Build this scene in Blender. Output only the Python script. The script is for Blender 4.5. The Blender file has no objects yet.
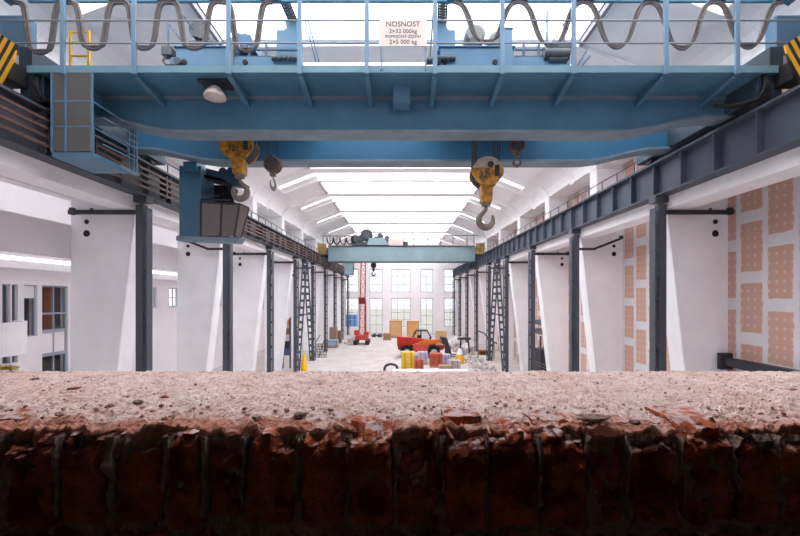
import bpy, math, random
from mathutils import Vector, Matrix, noise
random.seed(7)
S = bpy.context.scene
COL = S.collection
CX, HY, F, CZ = 401.0, 297.0, 400.0, 5.75
def P(px, py, Y):
    return Vector(((px - CX) * Y / F, Y, CZ + (HY - py) * Y / F))

# ------------------------------------------------------------------ materials
MATS = {}
def lin(c):
    return tuple(((v / 255) / 12.92 if v / 255 <= .04045 else ((v / 255 + .055) / 1.055) ** 2.4) for v in c)
def new_mat(name):
    m = bpy.data.materials.new(name); m.use_nodes = True
    nt = m.node_tree; b = nt.nodes['Principled BSDF']
    MATS[name] = m
    return m, nt, b
def mat(name, rgb, rough=.6, metal=0., var=.0, scale=3., rgb2=None, bump=0., spec=.4, bscale=None):
    m, nt, b = new_mat(name)
    c = lin(rgb)
    b.inputs['Roughness'].default_value = rough
    b.inputs['Metallic'].default_value = metal
    b.inputs['Specular IOR Level'].default_value = spec
    if var > 0 or rgb2:
        tc = nt.nodes.new('ShaderNodeNewGeometry')
        n = nt.nodes.new('ShaderNodeTexNoise'); n.inputs['Scale'].default_value = scale; n.inputs['Detail'].default_value = 6
        nt.links.new(tc.outputs['Position'], n.inputs['Vector'])
        r = nt.nodes.new('ShaderNodeValToRGB')
        r.color_ramp.elements[0].position = .35; r.color_ramp.elements[1].position = .68
        d = lin(rgb2) if rgb2 else tuple(x * (1 - var) for x in c)
        r.color_ramp.elements[0].color = (*d, 1); r.color_ramp.elements[1].color = (*c, 1)
        nt.links.new(n.outputs['Fac'], r.inputs['Fac']); nt.links.new(r.outputs['Color'], b.inputs['Base Color'])
        if bump:
            bm = nt.nodes.new('ShaderNodeBump'); bm.inputs['Strength'].default_value = bump; bm.inputs['Distance'].default_value = .02
            n2 = nt.nodes.new('ShaderNodeTexNoise'); n2.inputs['Scale'].default_value = bscale or scale * 6; n2.inputs['Detail'].default_value = 8
            nt.links.new(tc.outputs['Position'], n2.inputs['Vector'])
            nt.links.new(n2.outputs['Fac'], bm.inputs['Height']); nt.links.new(bm.outputs['Normal'], b.inputs['Normal'])
    else:
        b.inputs['Base Color'].default_value = (*c, 1)
    return m
def math_node(nt, op, a, b=None, c=None):
    n = nt.nodes.new('ShaderNodeMath'); n.operation = op
    for i, v in enumerate((a, b, c)):
        if v is None: continue
        if isinstance(v, (int, float)): n.inputs[i].default_value = v
        else: nt.links.new(v, n.inputs[i])
    return n.outputs[0]
def mixc(nt, fac, a, b):
    n = nt.nodes.new('ShaderNodeMix'); n.data_type = 'RGBA'
    if isinstance(fac, (int, float)): n.inputs[0].default_value = fac
    else: nt.links.new(fac, n.inputs[0])
    for i, v in ((6, a), (7, b)):
        if isinstance(v, tuple): n.inputs[i].default_value = (*v, 1)
        else: nt.links.new(v, n.inputs[i])
    return n.outputs[2]
def pos_xyz(nt):
    g = nt.nodes.new('ShaderNodeNewGeometry'); s = nt.nodes.new('ShaderNodeSeparateXYZ')
    nt.links.new(g.outputs['Position'], s.inputs[0])
    return g, s.outputs

WHITE = mat('white_plaster', (238, 234, 237), .8, var=.07, scale=.9, bump=.05, spec=.2)
CONC = mat('painted_concrete', (247, 246, 249), .8, var=.07, scale=1.3, bump=.12, spec=.2)
ROOFM = mat('roof_concrete', (249, 248, 249), .8, var=.04, scale=.8, spec=.2)
FLOORM = mat('dusty_floor', (198, 190, 187), .85, var=.16, scale=.6, bump=.1, spec=.2)
BLUE = mat('crane_blue', (80, 126, 152), .5, var=.22, scale=1.6, spec=.35)
BLUE2 = mat('crane_deep_blue', (58, 114, 150), .45, var=.15, scale=1.2, spec=.35)
LBLUE = mat('trolley_light_blue', (88, 126, 154), .5, var=.14, scale=2.5)
TEAL = mat('grey_teal_paint', (133, 158, 165), .55, var=.12, scale=1.)
STAYM = mat('stay_blue', (62, 88, 110), .5)
STEEL = mat('column_grey', (78, 82, 92), .55, var=.12, scale=2., spec=.35)
BEAMG = mat('beam_blue_grey', (76, 82, 96), .55, var=.14, scale=1.2, spec=.35)
DARK = mat('dark_steel', (54, 54, 62), .55, var=.2, scale=3.)
BLACK = mat('black_rubber', (24, 24, 26), .7)
MACH = mat('machine_grey', (72, 78, 84), .55, var=.25, scale=5.)
RUSTB = mat('busbar_brown', (100, 74, 68), .55, var=.25, scale=4.)
YEL = mat('yellow_paint', (226, 176, 46), .5, var=.15, scale=6.)
ORG = mat('hook_block_yellow', (208, 148, 30), .5, rgb2=(104, 76, 44), scale=6.5)
HOOKM = mat('worn_hook_steel', (138, 126, 118), .5, metal=.3, var=.35, scale=9.)
CABLE = mat('cable_grey', (110, 104, 104), .6, var=.25, scale=9.)
ROPE = mat('wire_rope_dark', (60, 56, 54), .6)
RED = mat('machine_red', (184, 34, 28), .45, var=.12, scale=2.)
MASTR = mat('mast_red', (202, 74, 66), .5, var=.15, scale=3.)
CREAM = mat('cream_housing', (112, 118, 120), .5, var=.1, scale=4.)
PLY = mat('plywood', (222, 176, 128), .7, var=.15, scale=3.)
PALW = mat('pallet_wood', (176, 146, 116), .8, var=.2, scale=6.)
BRICKS = mat('new_brick', (186, 92, 70), .8, var=.2, scale=9.)
YBR = mat('yellow_block', (226, 186, 66), .7, var=.15, scale=5.)
WRAP = mat('lilac_wrap', (188, 184, 214), .4, var=.15, scale=4.)
SHEET = mat('white_sheet', (236, 232, 236), .6, var=.06, scale=4.)
CRATEB = mat('pale_blue_crate', (140, 178, 206), .6, var=.15, scale=4.)
GLASSD = None
m, nt, b = new_mat('window_glass')
for n in list(nt.nodes):
    if n.type != 'OUTPUT_MATERIAL': nt.nodes.remove(n)
out = [n for n in nt.nodes if n.type == 'OUTPUT_MATERIAL'][0]
tr = nt.nodes.new('ShaderNodeBsdfTransparent'); gl = nt.nodes.new('ShaderNodeBsdfGlossy'); gl.inputs['Roughness'].default_value = .05
tr.inputs['Color'].default_value = (.95, .96, .96, 1)
mx = nt.nodes.new('ShaderNodeMixShader'); mx.inputs[0].default_value = .035
nt.links.new(tr.outputs[0], mx.inputs[1]); nt.links.new(gl.outputs[0], mx.inputs[2]); nt.links.new(mx.outputs[0], out.inputs[0])
GLASS = m
m, nt, b = new_mat('smoky_glass')
for n in list(nt.nodes):
    if n.type != 'OUTPUT_MATERIAL': nt.nodes.remove(n)
out = [n for n in nt.nodes if n.type == 'OUTPUT_MATERIAL'][0]
tr = nt.nodes.new('ShaderNodeBsdfTransparent'); gl = nt.nodes.new('ShaderNodeBsdfPrincipled'); gl.inputs['Roughness'].default_value = .25
gl.inputs['Base Color'].default_value = (.28, .25, .235, 1)
tr.inputs['Color'].default_value = (.45, .45, .45, 1)
mx = nt.nodes.new('ShaderNodeMixShader'); mx.inputs[0].default_value = .6
nt.links.new(tr.outputs[0], mx.inputs[1]); nt.links.new(gl.outputs[0], mx.inputs[2]); nt.links.new(mx.outputs[0], out.inputs[0])
SMOKY = m
def emit(name, rgb, s):
    m, nt, b = new_mat(name)
    b.inputs['Base Color'].default_value = (.8, .8, .8, 1)
    b.inputs['Emission Color'].default_value = (*rgb, 1); b.inputs['Emission Strength'].default_value = s
    return m
SKYL = emit('daylit_milky_glazing', (.965, .985, 1.04), 2.05)
AISLE_FILL = emit('aisle_fill_glow', (.97, .985, 1.03), 1.1)  # fill glow for the added aisle ceiling panels
SLOTL = emit('daylit_slot_glazing', (1., .98, 1.), 2.6)

# pink plasterboard with white filled joints
m, nt, b = new_mat('pink_plasterboard')
g, xyz = pos_xyz(nt)
wob = nt.nodes.new('ShaderNodeTexNoise'); wob.inputs['Scale'].default_value = 5; wob.inputs['Detail'].default_value = 4
nt.links.new(g.outputs['Position'], wob.inputs['Vector'])
w1 = math_node(nt, 'MULTIPLY', math_node(nt, 'SUBTRACT', wob.outputs['Fac'], .5), .12)
u = math_node(nt, 'DIVIDE', math_node(nt, 'ADD', xyz[1], .40), .9)
colid = math_node(nt, 'FLOOR', u)
fu = math_node(nt, 'ADD', math_node(nt, 'FRACT', u), w1)
v = math_node(nt, 'ADD', math_node(nt, 'DIVIDE', math_node(nt, 'ADD', xyz[2], -.13), 1.8), math_node(nt, 'MULTIPLY', math_node(nt, 'PINGPONG', colid, 1.), .56))
fv = math_node(nt, 'ADD', math_node(nt, 'FRACT', v), math_node(nt, 'MULTIPLY', w1, .6))
def inside(x, lo, hi, soft):
    a = nt.nodes.new('ShaderNodeMapRange'); nt.links.new(x, a.inputs[0]); a.inputs[1].default_value = lo; a.inputs[2].default_value = lo + soft
    c = nt.nodes.new('ShaderNodeMapRange'); nt.links.new(x, c.inputs[0]); c.inputs[1].default_value = hi; c.inputs[2].default_value = hi - soft
    return math_node(nt, 'MULTIPLY', a.outputs[0], c.outputs[0])
mask = math_node(nt, 'MULTIPLY', inside(fu, .09, .93, .03), inside(fv, .09, .91, .015))
du = math_node(nt, 'SUBTRACT', math_node(nt, 'FRACT', math_node(nt, 'MULTIPLY', u, 4.)), .5)
dv = math_node(nt, 'SUBTRACT', math_node(nt, 'FRACT', math_node(nt, 'MULTIPLY', v, 7.)), .5)
dd = math_node(nt, 'SQRT', math_node(nt, 'ADD', math_node(nt, 'MULTIPLY', du, du), math_node(nt, 'MULTIPLY', dv, dv)))
dot = math_node(nt, 'LESS_THAN', math_node(nt, 'ADD', dd, math_node(nt, 'MULTIPLY', w1, 1.4)), .17)
mask2 = math_node(nt, 'MULTIPLY', mask, math_node(nt, 'SUBTRACT', 1., math_node(nt, 'MULTIPLY', dot, .45)))
nn = nt.nodes.new('ShaderNodeTexNoise'); nn.inputs['Scale'].default_value = 1.2; nt.links.new(g.outputs['Position'], nn.inputs['Vector'])
whitec = mixc(nt, nn.outputs['Fac'], lin((202, 198, 200)), lin((222, 218, 221)))
nt.links.new(mixc(nt, mask2, whitec, lin((196, 156, 140))), b.inputs['Base Color'])
b.inputs['Roughness'].default_value = .85
PINK = m

# hazard stripes
def stripes(name, sgn, half):
    m, nt, b = new_mat(name)
    g, xyz = pos_xyz(nt)
    s = math_node(nt, 'ADD', xyz[0], math_node(nt, 'MULTIPLY', xyz[2], sgn * .55))
    f = math_node(nt, 'LESS_THAN', math_node(nt, 'FRACT', math_node(nt, 'MULTIPLY', s, 5.2)), half)
    nt.links.new(mixc(nt, f, lin((232, 172, 30)), lin((26, 24, 22))), b.inputs['Base Color'])
    b.inputs['Roughness'].default_value = .55
    return m
HAZL = stripes('hazard_stripes', -1, .45)
HAZR = stripes('hazard_stripes_mirrored', 1, .45)

# wire mesh look: fine woven panel
m, nt, b = new_mat('wire_mesh_panel')
g, xyz = pos_xyz(nt)
w = nt.nodes.new('ShaderNodeTexNoise'); w.inputs['Scale'].default_value = 60; nt.links.new(g.outputs['Position'], w.inputs['Vector'])
nt.links.new(mixc(nt, w.outputs['Fac'], lin((62, 62, 62)), lin((112, 108, 104))), b.inputs['Base Color'])
b.inputs['Roughness'].default_value = .7
MESHP = m

# dust / dirt on the ledge, terracotta only where bricks crop out
m, nt, b = new_mat('ledge_dust')
g, xyz = pos_xyz(nt)
def nz(sc, det=6, rough=.6):
    n = nt.nodes.new('ShaderNodeTexNoise'); n.inputs['Scale'].default_value = sc; n.inputs['Detail'].default_value = det; n.inputs['Roughness'].default_value = rough
    nt.links.new(g.outputs['Position'], n.inputs['Vector']); return n.outputs['Fac']
def ramp(x, lo, hi):
    a = nt.nodes.new('ShaderNodeMapRange'); nt.links.new(x, a.inputs[0]); a.inputs[1].default_value = lo; a.inputs[2].default_value = hi
    return a.outputs[0]
c = mixc(nt, ramp(nz(5), .38, .66), lin((234, 202, 190)), lin((250, 228, 220)))
c = mixc(nt, math_node(nt, 'MULTIPLY', ramp(nz(17), .5, .68), .7), c, lin((202, 158, 140)))
c = mixc(nt, math_node(nt, 'MULTIPLY', ramp(nz(85, 4), .55, .66), .75), c, lin((132, 96, 84)))
c = mixc(nt, math_node(nt, 'MULTIPLY', ramp(nz(120, 2), .58, .67), .7), c, lin((252, 238, 232)))
edge_ = nt.nodes.new('ShaderNodeMapRange'); nt.links.new(math_node(nt, 'ADD', xyz[1], math_node(nt, 'MULTIPLY', math_node(nt, 'SUBTRACT', nz(7), .5), -.35)), edge_.inputs[0]); edge_.inputs[1].default_value = 1.37; edge_.inputs[2].default_value = 1.29
c = mixc(nt, math_node(nt, 'MULTIPLY', edge_.outputs[0], .75), c, lin((196, 112, 80)))
nt.links.new(c, b.inputs['Base Color'])
b.inputs['Roughness'].default_value = .95; b.inputs['Specular IOR Level'].default_value = .1
bm = nt.nodes.new('ShaderNodeBump'); bm.inputs['Strength'].default_value = .9; bm.inputs['Distance'].default_value = .006
nt.links.new(nz(160, 6, .7), bm.inputs['Height']); nt.links.new(bm.outputs['Normal'], b.inputs['Normal'])
DUST = m
# old brick, dust settled on upward faces
m, nt, b = new_mat('old_brick')
g, xyz = pos_xyz(nt)
c = mixc(nt, ramp(nz(9), .4, .62), lin((150, 74, 48)), lin((200, 108, 74)))
c = mixc(nt, math_node(nt, 'MULTIPLY', ramp(nz(28), .56, .66), .8), c, lin((150, 124, 108)))
c = mixc(nt, math_node(nt, 'MULTIPLY', ramp(nz(6, 3), .54, .6), .6), c, lin((84, 46, 36)))
sn = nt.nodes.new('ShaderNodeSeparateXYZ'); nt.links.new(g.outputs['Normal'], sn.inputs[0])
up = ramp(math_node(nt, 'ADD', sn.outputs[2], math_node(nt, 'MULTIPLY', math_node(nt, 'SUBTRACT', nz(22), .5), 1.8)), .82, 1.05)
c = mixc(nt, math_node(nt, 'MULTIPLY', up, .8), c, lin((220, 198, 196)))
nt.links.new(c, b.inputs['Base Color'])
b.inputs['Roughness'].default_value = .95; b.inputs['Specular IOR Level'].default_value = .1
bm = nt.nodes.new('ShaderNodeBump'); bm.inputs['Strength'].default_value = .6; bm.inputs['Distance'].default_value = .006
nt.links.new(nz(110, 6, .7), bm.inputs['Height']); nt.links.new(bm.outputs['Normal'], b.inputs['Normal'])
OLDB = m
MORT = mat('lime_mortar', (186, 160, 144), .95, var=.4, scale=14., bump=.6, spec=.1)
ROOMM = mat('dim_room_plaster', (104, 92, 86), .95, var=.2, scale=2., spec=.1)
STONE = mat('dark_pebble', (136, 112, 102), .9, var=.3, scale=40.)
GRIT = mat('grit', (206, 178, 168), .95, rgb2=(160, 122, 110), scale=26.)
FRAG = mat('brick_chip', (188, 104, 78), .95, var=.3, scale=30.)
STRAW = mat('yellow_insulation', (226, 204, 122), .95, var=.25, scale=60., bump=.5)

# ------------------------------------------------------------------ mesh builder
class MB:
    def __init__(s): s.v = []; s.f = []; s.sm = []
    def add(s, vs, fs, smooth=False):
        o = len(s.v); s.v += [Vector(p) for p in vs]; s.f += [tuple(i + o for i in f) for f in fs]; s.sm += [smooth] * len(fs); return s
    def box(s, x0, x1, y0, y1, z0, z1):
        return s.add([(x0,y0,z0),(x1,y0,z0),(x1,y1,z0),(x0,y1,z0),(x0,y0,z1),(x1,y0,z1),(x1,y1,z1),(x0,y1,z1)],
                     [(0,3,2,1),(4,5,6,7),(0,1,5,4),(1,2,6,5),(2,3,7,6),(3,0,4,7)])
    def beam(s, p, q, w, h, up=(0,0,1)):
        p = Vector(p); q = Vector(q); d = (q - p).normalized(); up = Vector(up)
        if abs(d.dot(up)) > .98: up = Vector((1,0,0))
        a = d.cross(up).normalized() * (w / 2); c = a.cross(d).normalized() * (h / 2)
        vs = [p-a-c, p+a-c, p+a+c, p-a+c, q-a-c, q+a-c, q+a+c, q-a+c]
        return s.add(vs, [(0,1,2,3),(7,6,5,4),(0,4,5,1),(1,5,6,2),(2,6,7,3),(3,7,4,0)])
    def tube(s, pts, r, n=8, caps=True):
        pts = [Vector(p) for p in pts]; m = len(pts)
        rs = r if isinstance(r, (list, tuple)) else [r] * m
        t0 = (pts[1] - pts[0]).normalized(); ref = Vector((0,0,1)) if abs(t0.z) < .9 else Vector((1,0,0))
        a = t0.cross(ref).normalized(); vs = []
        for i, p in enumerate(pts):
            t = (pts[min(i+1, m-1)] - pts[max(i-1, 0)]).normalized()
            a = (a - t * a.dot(t)).normalized(); c = t.cross(a)
            for k in range(n):
                th = 2 * math.pi * k / n
                vs.append(p + (a * math.cos(th) + c * math.sin(th)) * rs[i])
        fs = [(i*n+k, i*n+(k+1) % n, (i+1)*n+(k+1) % n, (i+1)*n+k) for i in range(m-1) for k in range(n)]
        s.add(vs, fs, True)
        if caps: s.add(vs[:n], [tuple(reversed(range(n)))]); s.add(vs[-n:], [tuple(range(n))])
        return s
    def prism(s, poly, axis, a0, a1):
        # poly: 2D points; axis x -> (y,z), y -> (x,z), z -> (x,y)
        def pt(p, a): return {'x': (a, p[0], p[1]), 'y': (p[0], a, p[1]), 'z': (p[0], p[1], a)}[axis]
        n = len(poly); vs = [pt(p, a0) for p in poly] + [pt(p, a1) for p in poly]
        return s.add(vs, [tuple(range(n)), tuple(reversed(range(n, 2*n)))] + [(i, i+n, (i+1) % n + n, (i+1) % n) for i in range(n)])
    def disc(s, c, r, t, axis='y', n=24, prof=None):
        # solid of revolution along axis with profile [(r, a)...]
        prof = prof or [(r, -t/2), (r, t/2)]
        c = Vector(c); vs = []
        for (rr, a) in prof:
            for k in range(n):
                th = 2*math.pi*k/n; q = (rr*math.cos(th), rr*math.sin(th))
                vs.append(c + Vector({'x': (a, q[0], q[1]), 'y': (q[0], a, q[1]), 'z': (q[0], q[1], a)}[axis]))
        m = len(prof)
        fs = [(i*n+k, i*n+(k+1) % n, (i+1)*n+(k+1) % n, (i+1)*n+k) for i in range(m-1) for k in range(n)]
        s.add(vs, fs, True); s.add(vs[:n], [tuple(range(n))]); s.add(vs[-n:], [tuple(range(n))]); return s
    def build(s, name, material, parent=None, kind=None, bevel=0, label=None):
        off = Vector((0,0,0)); p = parent
        while p is not None: off += p.location; p = p.parent
        me = bpy.data.meshes.new(name)
        if parent is None and s.v:
            xs = [v.x for v in s.v]; ys = [v.y for v in s.v]; zs = [v.z for v in s.v]
            off = Vector(((min(xs)+max(xs))/2, (min(ys)+max(ys))/2, min(zs)))
        loc = off if parent is None else Vector((0,0,0))
        me.from_pydata([v - off for v in s.v], [], s.f); me.polygons.foreach_set('use_smooth', s.sm)
        import bmesh
        bm = bmesh.new(); bm.from_mesh(me); bmesh.ops.recalc_face_normals(bm, faces=bm.faces); bm.to_mesh(me); bm.free()
        me.materials.append(material)
        o = bpy.data.objects.new(name, me); COL.objects.link(o); o.location = loc; o.parent = parent
        if kind: o['kind'] = kind
        if label: o['label'] = label
        if bevel:
            b = o.modifiers.new('Bevel', 'BEVEL'); b.width = bevel; b.segments = 2; b.limit_method = 'ANGLE'
        return o
def thing(name, label, cat, loc, group=None):
    o = bpy.data.objects.new(name, None); COL.objects.link(o); o.location = loc; o.empty_display_size = .2
    o['label'] = label; o['category'] = cat
    if group: o['group'] = group
    return o
def tag(o, label, cat, group=None):
    o['label'] = label; o['category'] = cat
    if group: o['group'] = group
    return o
def dup(root, loc, label, group=None):
    r = root.copy(); COL.objects.link(r); r.location = loc; r['label'] = label
    if group: r['group'] = group
    for ch in list(root.children):
        c = ch.copy(); COL.objects.link(c); c.parent = r
        for gch in list(ch.children):
            d = gch.copy(); COL.objects.link(d); d.parent = c
    return r
def lettering(name, txt, loc, size, material, parent, rot=(math.pi/2, 0, 0), align='CENTER'):
    cu = bpy.data.curves.new(name, 'FONT'); cu.body = txt; cu.size = size; cu.align_x = align; cu.align_y = 'CENTER'; cu.extrude = .003
    t = bpy.data.objects.new(name + '_curve', cu); COL.objects.link(t)
    bpy.context.view_layer.update()
    dg = bpy.context.evaluated_depsgraph_get()
    me = bpy.data.meshes.new_from_object(t.evaluated_get(dg)); bpy.data.objects.remove(t)
    off = Vector((0,0,0)); p = parent
    while p is not None: off += p.location; p = p.parent
    M = Matrix.Translation(Vector(loc) - off) @ Matrix.Rotation(rot[2], 4, 'Z') @ Matrix.Rotation(rot[0], 4, 'X')
    me.transform(M); me.materials.clear(); me.materials.append(material)
    o = bpy.data.objects.new(name, me); COL.objects.link(o); o.parent = parent
    return o
def wall_holes(axis, u0, u1, z0, z1, t0, t1, holes):
    us = sorted({u0, u1, *[h[0] for h in holes], *[h[1] for h in holes]}); zs = sorted({z0, z1, *[h[2] for h in holes], *[h[3] for h in holes]})
    mb = MB()
    for i in range(len(us)-1):
        for j in range(len(zs)-1):
            a, b_, c, d = us[i], us[i+1], zs[j], zs[j+1]
            mu, mz = (a+b_)/2, (c+d)/2
            if any(h[0] < mu < h[1] and h[2] < mz < h[3] for h in holes): continue
            if axis == 'y': mb.box(a, b_, t0, t1, c, d)     # wall facing y
            else: mb.box(t0, t1, a, b_, c, d)
    return mb
WN = [0]
def window(axis, u0, u1, z0, z1, t, cols, rows, fm, pane=GLASS, bar=.06):
    WN[0] += 1
    c = ((u0+u1)/2, t, z0) if axis == 'y' else (t, (u0+u1)/2, z0)
    r = bpy.data.objects.new('window_%d' % WN[0], None); COL.objects.link(r); r.location = c; r['kind'] = 'structure'
    def bx(mb, a, b_, ta, tb, c_, d):
        if axis == 'y': mb.box(a, b_, ta, tb, c_, d)
        else: mb.box(ta, tb, a, b_, c_, d)
    mb = MB()
    for (a, b_, c_, d) in ((u0, u0+bar, z0, z1), (u1-bar, u1, z0, z1), (u0, u1, z0, z0+bar), (u0, u1, z1-bar, z1)):
        bx(mb, a, b_, t-.05, t+.05, c_, d)
    for i in range(1, cols): uu = u0+(u1-u0)*i/cols; bx(mb, uu-bar*.4, uu+bar*.4, t-.04, t+.04, z0+bar, z1-bar)
    for i in range(1, rows): zz = z0+(z1-z0)*i/rows; bx(mb, u0+bar, u1-bar, t-.04, t+.04, zz-bar*.4, zz+bar*.4)
    mb.build('window_frame', fm, r)
    pm = MB(); bx(pm, u0+bar, u1-bar, t-.006, t+.006, z0+bar, z1-bar); pm.build('pane', pane, r)
    return r
ORD = ['first', 'second', 'third', 'fourth', 'fifth', 'sixth', 'seventh', 'eighth', 'ninth', 'tenth']
D0, BAY = 12.4, 6.0
YEND = 62.0

# ------------------------------------------------------------------ setting: hall shell
MB().box(-19, 10.7, 2.0, YEND, -.3, 0).build('floor', FLOORM, kind='structure')
MB().box(-90, 90, YEND+.5, 200, -.4, -.1).build('ground_outside', mat('pale_yard', (200, 196, 190), .9), kind='structure')
# end wall with its windows
px2x = lambda p: (p - 401.5) * YEND / F
ew = []
for (a, b_, lo) in ((345.5, 359, 1.1), (370, 383, 0.05), (391.5, 411, 1.1), (421, 433.5, 0.05), (444.5, 457, 1.1)):
    ew.append((px2x(a), px2x(b_), 6.5, 10.1)); ew.append((px2x(a), px2x(b_), lo, 5.6))
wall_holes('y', -10.7, 10.7, 0, 15, YEND, YEND+.5, ew).build('wall_back', WHITE, kind='structure')
WFR = mat('pale_window_frame', (170, 178, 185), .5)
for h in ew:
    window('y', h[0], h[1], h[2], h[3], YEND+.25, 3 if h[1]-h[0] > 2.5 else 2, 3 if h[2] > 6 else 4, WFR, bar=.11)
# boarded wall (right)
MB().box(10.3, 10.7, 2.16, YEND, 0, 15).build('wall_right', PINK, kind='structure')
# upper wall on the aisle side and its low spandrel beam
MB().box(-10.7, -10.3, 2.16, YEND, 8.85, 15).build('wall_left', WHITE, kind='structure')
MB().box(-10.75, -10.42, 2.16, YEND, 6.98, 8.02).build('trim_1', WHITE, kind='structure')
# aisle beyond the pillars
AX = -15.0
ah = [(15.05, 15.36, 3.2, 6.24), (15.42, 15.66, 3.2, 6.24), (15.92, 16.5, 4.15, 6.24), (16.72, 18.02, 2.2, 6.24),
      (23.6, 24.6, 5.1, 6.35), (25.9, 27.1, 5.1, 6.35), (31.5, 33.6, 5.0, 6.9), (36, 37.6, 5, 6.9), (42, 44, 4.3, 7.2), (50, 52, 4.3, 7.2), (2.5, 60, 7.18, 7.36)]
wall_holes('x', 2.0, YEND, 0, 10.9, AX-.35, AX, ah).build('wall_aisle', WHITE, kind='structure')
FRM = mat('grey_blue_frame', (150, 156, 172), .5)
window('x', 15.05, 15.36, 3.2, 6.24, AX-.15, 1, 1, FRM, GLASS, .05)
window('x', 15.42, 15.66, 3.2, 6.24, AX-.15, 1, 2, FRM, GLASS, .04)
window('x', 15.92, 16.5, 4.15, 6.24, AX-.15, 1, 1, FRM, GLASS, .04)
w_ = window('x', 16.72, 18.02, 2.2, 6.24, AX-.12, 2, 1, FRM, GLASS, .07)
mb = MB()
for (z0, z1) in ((5.0, 5.08), (4.22, 4.36), (3.22, 3.36)): mb.box(AX-.17, AX-.06, 16.76, 17.98, z0, z1)
mb.build('transom', FRM, w_)
MB().box(AX-.13, AX-.1, 16.78, 17.96, 3.36, 4.22).build('infill_panel', WHITE, w_)
MB().box(AX-.13, AX-.1, 15.96, 16.46, 5.7, 6.2).build('trim_2', WHITE, kind='structure')
for h in ah[4:10]: window('x', h[0], h[1], h[2], h[3], AX-.15, 2, 2, WFR, GLASS, .06)
window('x', 2.5, 60, 7.18, 7.36, AX-.1, 30, 1, WFR, SLOTL, .02)
MB().box(AX, AX+.25, 2.0, YEND, 6.86, 7.08).build('trim_3', CONC, kind='structure')
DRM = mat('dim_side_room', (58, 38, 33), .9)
mb = MB(); mb.box(-18.9, -18.7, 2.0, 21, 0, 7); mb.box(-18.9, AX-.35, 20.8, 21, 0, 7); mb.box(-18.9, AX-.35, 2, 2.2, 0, 7)
mb.box(-18.9, AX-.35, 2, 21, 6.6, 6.8); mb.box(-18.9, AX-.35, 16.6, 16.7, 0, 6.6); mb.box(-18.9, AX-.35, 15.7, 15.8, 0, 6.6); mb.build('wall_side_room', DRM, kind='structure')
MB().box(-18.7, AX-.35, 16.7, 20.8, 4.1, 4.25).build('floor_side_room', CONC, kind='structure')
tag(MB().tube([(-15.75, 17.75 + .05*math.sin(k*1.1), 4.26 + k*.22) for k in range(10)], [.3 - .008*k for k in range(10)], 10).build('rolled_carpet', mat('red_brown_cloth', (170, 74, 52), .9, var=.3, scale=5)),
    'rust red upright roll standing behind the gallery window', 'carpet')
MB().box(-15.2, -10.5, 2.0, YEND, 10.9, 11.1).build('ceiling_aisle', ROOFM, kind='structure')
for k in range(-1, 8):
    y = D0 + BAY*k
    mb = MB().box(-14, -11.6, y+1.4, y+5.2, 10.85, 10.89)
    WN[0] += 1; mb.build('window_%d' % WN[0], AISLE_FILL, kind='structure')  # unseen glowing ceiling panel, added to brighten the aisle
# round balcony in the aisle
mb = MB(); n = 28
outer = [(AX + .01 + 1.16*math.cos(t), 14.35 + 1.16*math.sin(t)) for t in [(-math.pi/2 + math.pi*k/n) for k in range(n+1)]]
inner = [(AX + .01 + 1.04*math.cos(t), 14.35 + 1.04*math.sin(t)) for t in [(math.pi/2 - math.pi*k/n) for k in range(n+1)]]
for a, b_, c, d in zip(outer, outer[1:], inner[::-1], inner[::-1][1:]): mb.prism([a, b_, d, c], 'z', 3.75, 4.84)
mb.prism(outer, 'z', 3.65, 3.76)
bal = mb.build('balcony', CONC); tag(bal, 'white rounded balcony on the aisle wall beside the gallery windows', 'balcony')
tag(MB().box(AX+.002, AX+.04, 21.5, 22.3, 4.7, 6.2).build('notice_board', mat('board_brown', (112, 74, 60), .8)), 'dark brown board fixed to the white aisle wall', 'board')

# roof frames: pillar + rib in one concrete frame for each bay
def prof():
    pts = [(9.1, 11.75)]
    for k in range(1, 7):
        t = k/6*math.pi/2*.86
        pts.append((9.1 - 1.5*(1-math.cos(t)), 11.75 + 1.0*math.sin(t)))
    pts += [(5.6, 13.64), (0, 13.66)]
    return pts
PR = prof()
EDGE = mat('roof_edge_grey', (150, 146, 152), .7)
def rib_poly(thk):
    inn = PR + [(-x, z) for x, z in reversed(PR[:-1])]
    return inn
def roof_strip(y0, y1, dz=0., drop=.7, xin=None, clip=None):
    """a concrete shell strip between y0 and y1 following the arch; clip=(xa,xb) keeps |x| in a range"""
    mb = MB(); pts = [(10.35, 11.75)] + PR
    for sgn in (1, -1):
        for a, b_ in zip(pts, pts[1:]):
            if clip and not (clip[0] <= (a[0]+b_[0])/2 <= clip[1]): continue
            mb.prism([(sgn*a[0], a[1]+dz), (sgn*b_[0], b_[1]+dz), (sgn*b_[0], b_[1]+dz+drop), (sgn*a[0], a[1]+dz+drop)], 'y', y0, y1)
    return mb
n_pil = 0
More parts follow.
